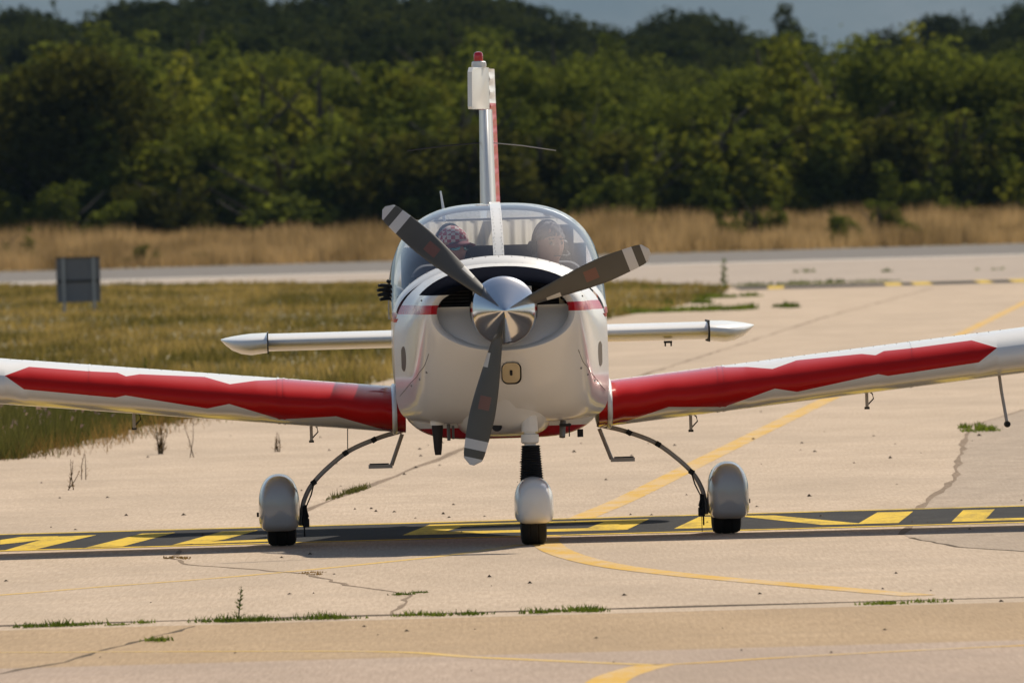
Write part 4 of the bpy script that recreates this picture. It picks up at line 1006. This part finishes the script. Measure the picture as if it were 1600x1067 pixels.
def finger(mb_, base, d, L, r, curl):
    d = d.normalized(); p1 = Vector(base); c = Vector((0, 0, -curl))
    p2 = p1 + d * L * .45; p3 = p2 + (d + c).normalized() * L * .32; p4 = p3 + (d + 2 * c).normalized() * L * .23
    mb_.tube([p1 - d * .015, p1, p2, p3, p4, p4 + (p4 - p3) * .12], [r, r, r * .96, r * .88, r * .75, r * .3], 8)
def turned(pts, HC, ang):
    c_, s_2 = math.cos(R(ang)), math.sin(R(ang))
    return [(HC[0] + (x - HC[0]) * c_ - (y - HC[1]) * s_2, HC[1] + (x - HC[0]) * s_2 + (y - HC[1]) * c_, z) for x, y, z in pts]
def person(label, loc, arm_out, shirt, turn):
    root = empty('person', (AX + loc[0] * math.cos(YAW) - loc[1] * math.sin(YAW), loc[1] * math.cos(YAW) + loc[0] * math.sin(YAW), loc[2]), (0, 0, YAW)); tag(root, label, 'person')
    # seated skeleton, z measured from the seat cushion, facing -Y
    J = [(0, 0, .09, .13, .11), (0, .02, .26, .14, .10), (0, .03, .42, .155, .105), (0, .03, .50, .07, .065), (0, .02, .58, .048, .05),
         (.16, .03, .455, .062), (-.16, .03, .455, .062), (.10, -.05, .07, .085), (-.10, -.05, .07, .085), (.12, -.42, .10, .062), (-.12, -.42, .10, .062), (.12, -.62, -.14, .045), (-.12, -.62, -.14, .045)]
    E_ = [(0, 1), (1, 2), (2, 3), (3, 4), (2, 5), (2, 6), (0, 7), (0, 8), (7, 9), (8, 10), (9, 11), (10, 12)]
    arms = {}
    for sgn, idx in ((1, 5), (-1, 6)):
        if sgn == arm_out: el, wr = (sgn * .262, -.06, .345), (sgn * .285, -.11, .470)
        else: el, wr = (sgn * .22, -.10, .25), (sgn * .12, -.33, .27)
        J.append((*el, .043)); J.append((*wr, .030)); E_ += [(idx, len(J) - 2), (len(J) - 2, len(J) - 1)]; arms[sgn] = Vector(wr)
    ev = skin_mesh(J, E_, None, 'person_body'); b = MB()
    b.v = [tuple(v.co) for v in ev.vertices]; b.f = [tuple(p.vertices) for p in ev.polygons]; b.m = [0] * len(b.f)
    HC = (0, -.005, .695); hv, hf = head_geo(HC); b.add(turned(hv, HC, turn), hf, 1)
    b.tube([(0, .02, .54), (0, .012, .60), (0, .006, .64)], [.058, .052, .050], 14, 1)
    for sgn, wr in arms.items():
        if sgn == arm_out: continue
        hb = MB(); hb.tube([wr + Vector((0, .02, 0)), wr + Vector((0, -.03, 0)), wr + Vector((0, -.085, 0))], [.024, .036, .034], 10, flat=.9)
        for k_ in range(4): finger(hb, wr + Vector((-.028 + .018 * k_, -.085, 0)), Vector((0, -1, -.15)), (.066, .076, .072, .056)[k_], .0085, .5)
        finger(hb, wr + Vector((-sgn * .032, -.03, 0)), Vector((-sgn * .7, -.7, 0)), .055, .0095, .2)
        b.add(hb.v, hb.f, 1)
    body = b.build('body', [shirt, SKIN], root, auto=60)
    return root, HC, arms
SEAT_Z = .828
p1, HC, arms = person('person in a red and white checked cap, sunglasses and headset, left in the cockpit', (-.228, .62, SEAT_Z), -1, SHIRT1, 35)
def ellip_cap(c, rx, ry, rz, z0, n=24, m_=8):
    rs_ = []
    for j in range(m_ + 1):
        a = (math.pi / 2) * j / m_; rs_.append([Vector((c[0] + rx * math.cos(a) * math.cos(t * 2 * math.pi / n), c[1] + ry * math.cos(a) * math.sin(t * 2 * math.pi / n), c[2] + z0 + rz * math.sin(a))) for t in range(n)])
    rs_[-1] = [p * 1.0 + Vector((0, 0, 0)) for p in rs_[-1]]
    return MB().loft(rs_)
cpm = ellip_cap(HC, .086, .107, .088, .030); cpm.v = turned(cpm.v, HC, 35); cp = cpm.build('cap', CAPM, p1, auto=60)
pk = MB(); rs = []
for j in range(6):
    u = j / 5; rs.append([Vector((HC[0] + (.080 * math.cos(t * math.pi / 16)) * (1 - .12 * u), HC[1] - .060 - .085 * u * math.sin(t * math.pi / 16) - .042 * math.sin(t * math.pi / 16), HC[2] + .036 - .016 * u - .022 * (math.cos(t * math.pi / 16)) ** 2)) for t in range(17)])
pk.loft(rs, cap=False, closed=False); pk.v = turned(pk.v, HC, 35); pko = pk.build('peak', CAPB, cp, auto=180); sm = pko.modifiers.new('solid', 'SOLIDIFY'); sm.thickness = .005
gl = MB()
for sx_ in (-1, 1):
    gl.loft([[Vector((HC[0] + sx_ * .036 + .033 * k1 * math.cos(t * math.pi / 8), HC[1] - .090 + y_ + abs(sx_ * .036 + .033 * math.cos(t * math.pi / 8)) ** 2 * 6, HC[2] + .008 + .024 * k1 * math.sin(t * math.pi / 8))) for t in range(16)] for k1, y_ in ((.9, .004), (1.0, -.004), (.92, -.009))])
    gl.tube([(HC[0] + sx_ * .066, HC[1] - .07, HC[2] + .012), (HC[0] + sx_ * .080, HC[1] + .01, HC[2] + .010)], .003, 6)
gl.tube([(HC[0] - .01, HC[1] - .100, HC[2] + .012), (HC[0] + .01, HC[1] - .100, HC[2] + .012)], .003, 6)
gl.v = turned(gl.v, HC, 35); gl.build('sunglasses', LENS, p1)
def headset(parent, HC, hgt, mic, turn):
    h = MB(); h.tube([(HC[0] + .092 * math.cos(a), HC[1] + .01, HC[2] + .0 + hgt * math.sin(a)) for a in [math.pi * k_ / 14 for k_ in range(15)]], .009, 8)
    for sx_ in (-1, 1): h.lathe([(.012, -.018), (.032, -.014), (.036, 0), (.032, .014), (.012, .018)], (HC[0] + sx_ * .092, HC[1] + .01, HC[2] - .008), 'X', 18)
    h.tube([(HC[0] + mic * .095, HC[1] - .0, HC[2] - .02), (HC[0] + mic * .085, HC[1] - .07, HC[2] - .05), (HC[0] + mic * .03, HC[1] - .11, HC[2] - .062)], .004, 6)
    h.lathe([(.003, -.012), (.010, -.008), (.010, .008), (.003, .012)], (HC[0] + mic * .024, HC[1] - .112, HC[2] - .062), 'X', 10)
    h.v = turned(h.v, HC, turn); return h.build('headset', BLACK, parent)
headset(p1, HC, .125, 1, 35)
wr = arms[-1]; gv_ = MB(); dX = Vector((-.78, -.60, .05))
gv_.tube([wr + Vector((.03, .03, -.055)), wr, wr + dX * .035, wr + dX * .075], [.030, .031, .042, .040], 12)
for k_ in range(4): finger(gv_, wr + dX * .070 + Vector((0, -.01, .032 - .0215 * k_)), dX + Vector((-.15, 0, .10 - .07 * k_)), (.058, .066, .062, .050)[k_], .0105, .10)
finger(gv_, wr + dX * .03 + Vector((0, -.02, .034)), Vector((-.6, -.5, .55)), .050, .0115, .05)
gv_.build('glove', GLOVE, p1)
p2, HC2, _ = person('bare-headed grey-haired person with a headset, right in the cockpit', (.285, .62, SEAT_Z), 0, SHIRT2, 28)
hr_ = ellip_cap(HC2, .081, .102, .098, .026, 26, 9)
rj = random.Random(3)
hr_.v = [(x + rj.uniform(-.004, .004), y + rj.uniform(-.004, .004) + (.012 if y < HC2[1] - .05 else 0), z + rj.uniform(-.004, .006)) for x, y, z in hr_.v]
hr_.loft([[Vector((HC2[0] + .079 * math.cos(t), HC2[1] + .012 + .092 * math.sin(t), z)) for t in [math.pi * (-.08 + 1.16 * k_ / 18) for k_ in range(19)]] for z in (HC2[2] - .07, HC2[2] + .0, HC2[2] + .045)], cap=False, closed=False)
hr_.v = turned(hr_.v, HC2, 28); hr_.build('hair', HAIR, p2, auto=180)
fc = MB()
for sx_ in (-1, 1):
    fc.lathe([(.001, -.003), (.010, -.001), (.010, .001), (.001, .004)], (HC2[0] + sx_ * .030, HC2[1] - .083, HC2[2] + .010), 'Y', 12); fc.box((HC2[0] + sx_ * .031, HC2[1] - .089, HC2[2] + .032), (.030, .008, .007))
fc.box((HC2[0], HC2[1] - .092, HC2[2] - .058), (.036, .006, .005)); fc.v = turned(fc.v, HC2, 28); fc.build('eyes_and_brows', HAIR, p2)
headset(p2, HC2, .130, 1, 28)

# ------------------------------------------------------------------ air
hz = MB(); hz.box((0, 16950, 949), (34000, 34500, 1902)); hb = hz.build('haze', [], None, False)
hm2 = bpy.data.materials.new('haze_air'); hm2.use_nodes = True; ht = hm2.node_tree; ht.nodes.remove(ht.nodes['Principled BSDF'])
pv = ht.nodes.new('ShaderNodeVolumePrincipled'); pv.inputs['Color'].default_value = (.46, .70, 1.0, 1); pv.inputs['Density'].default_value = .000016; pv.inputs['Anisotropy'].default_value = 0.0
ht.links.new(pv.outputs[0], ht.nodes['Material Output'].inputs['Volume']); hb.data.materials.append(hm2); tag(hb, 'thin blue summer haze', 'haze', kind='stuff')
SC.cycles.volume_bounces = 0
SC.cycles.sample_clamp_direct = 1.6
SC.cycles.transparent_max_bounces = 16
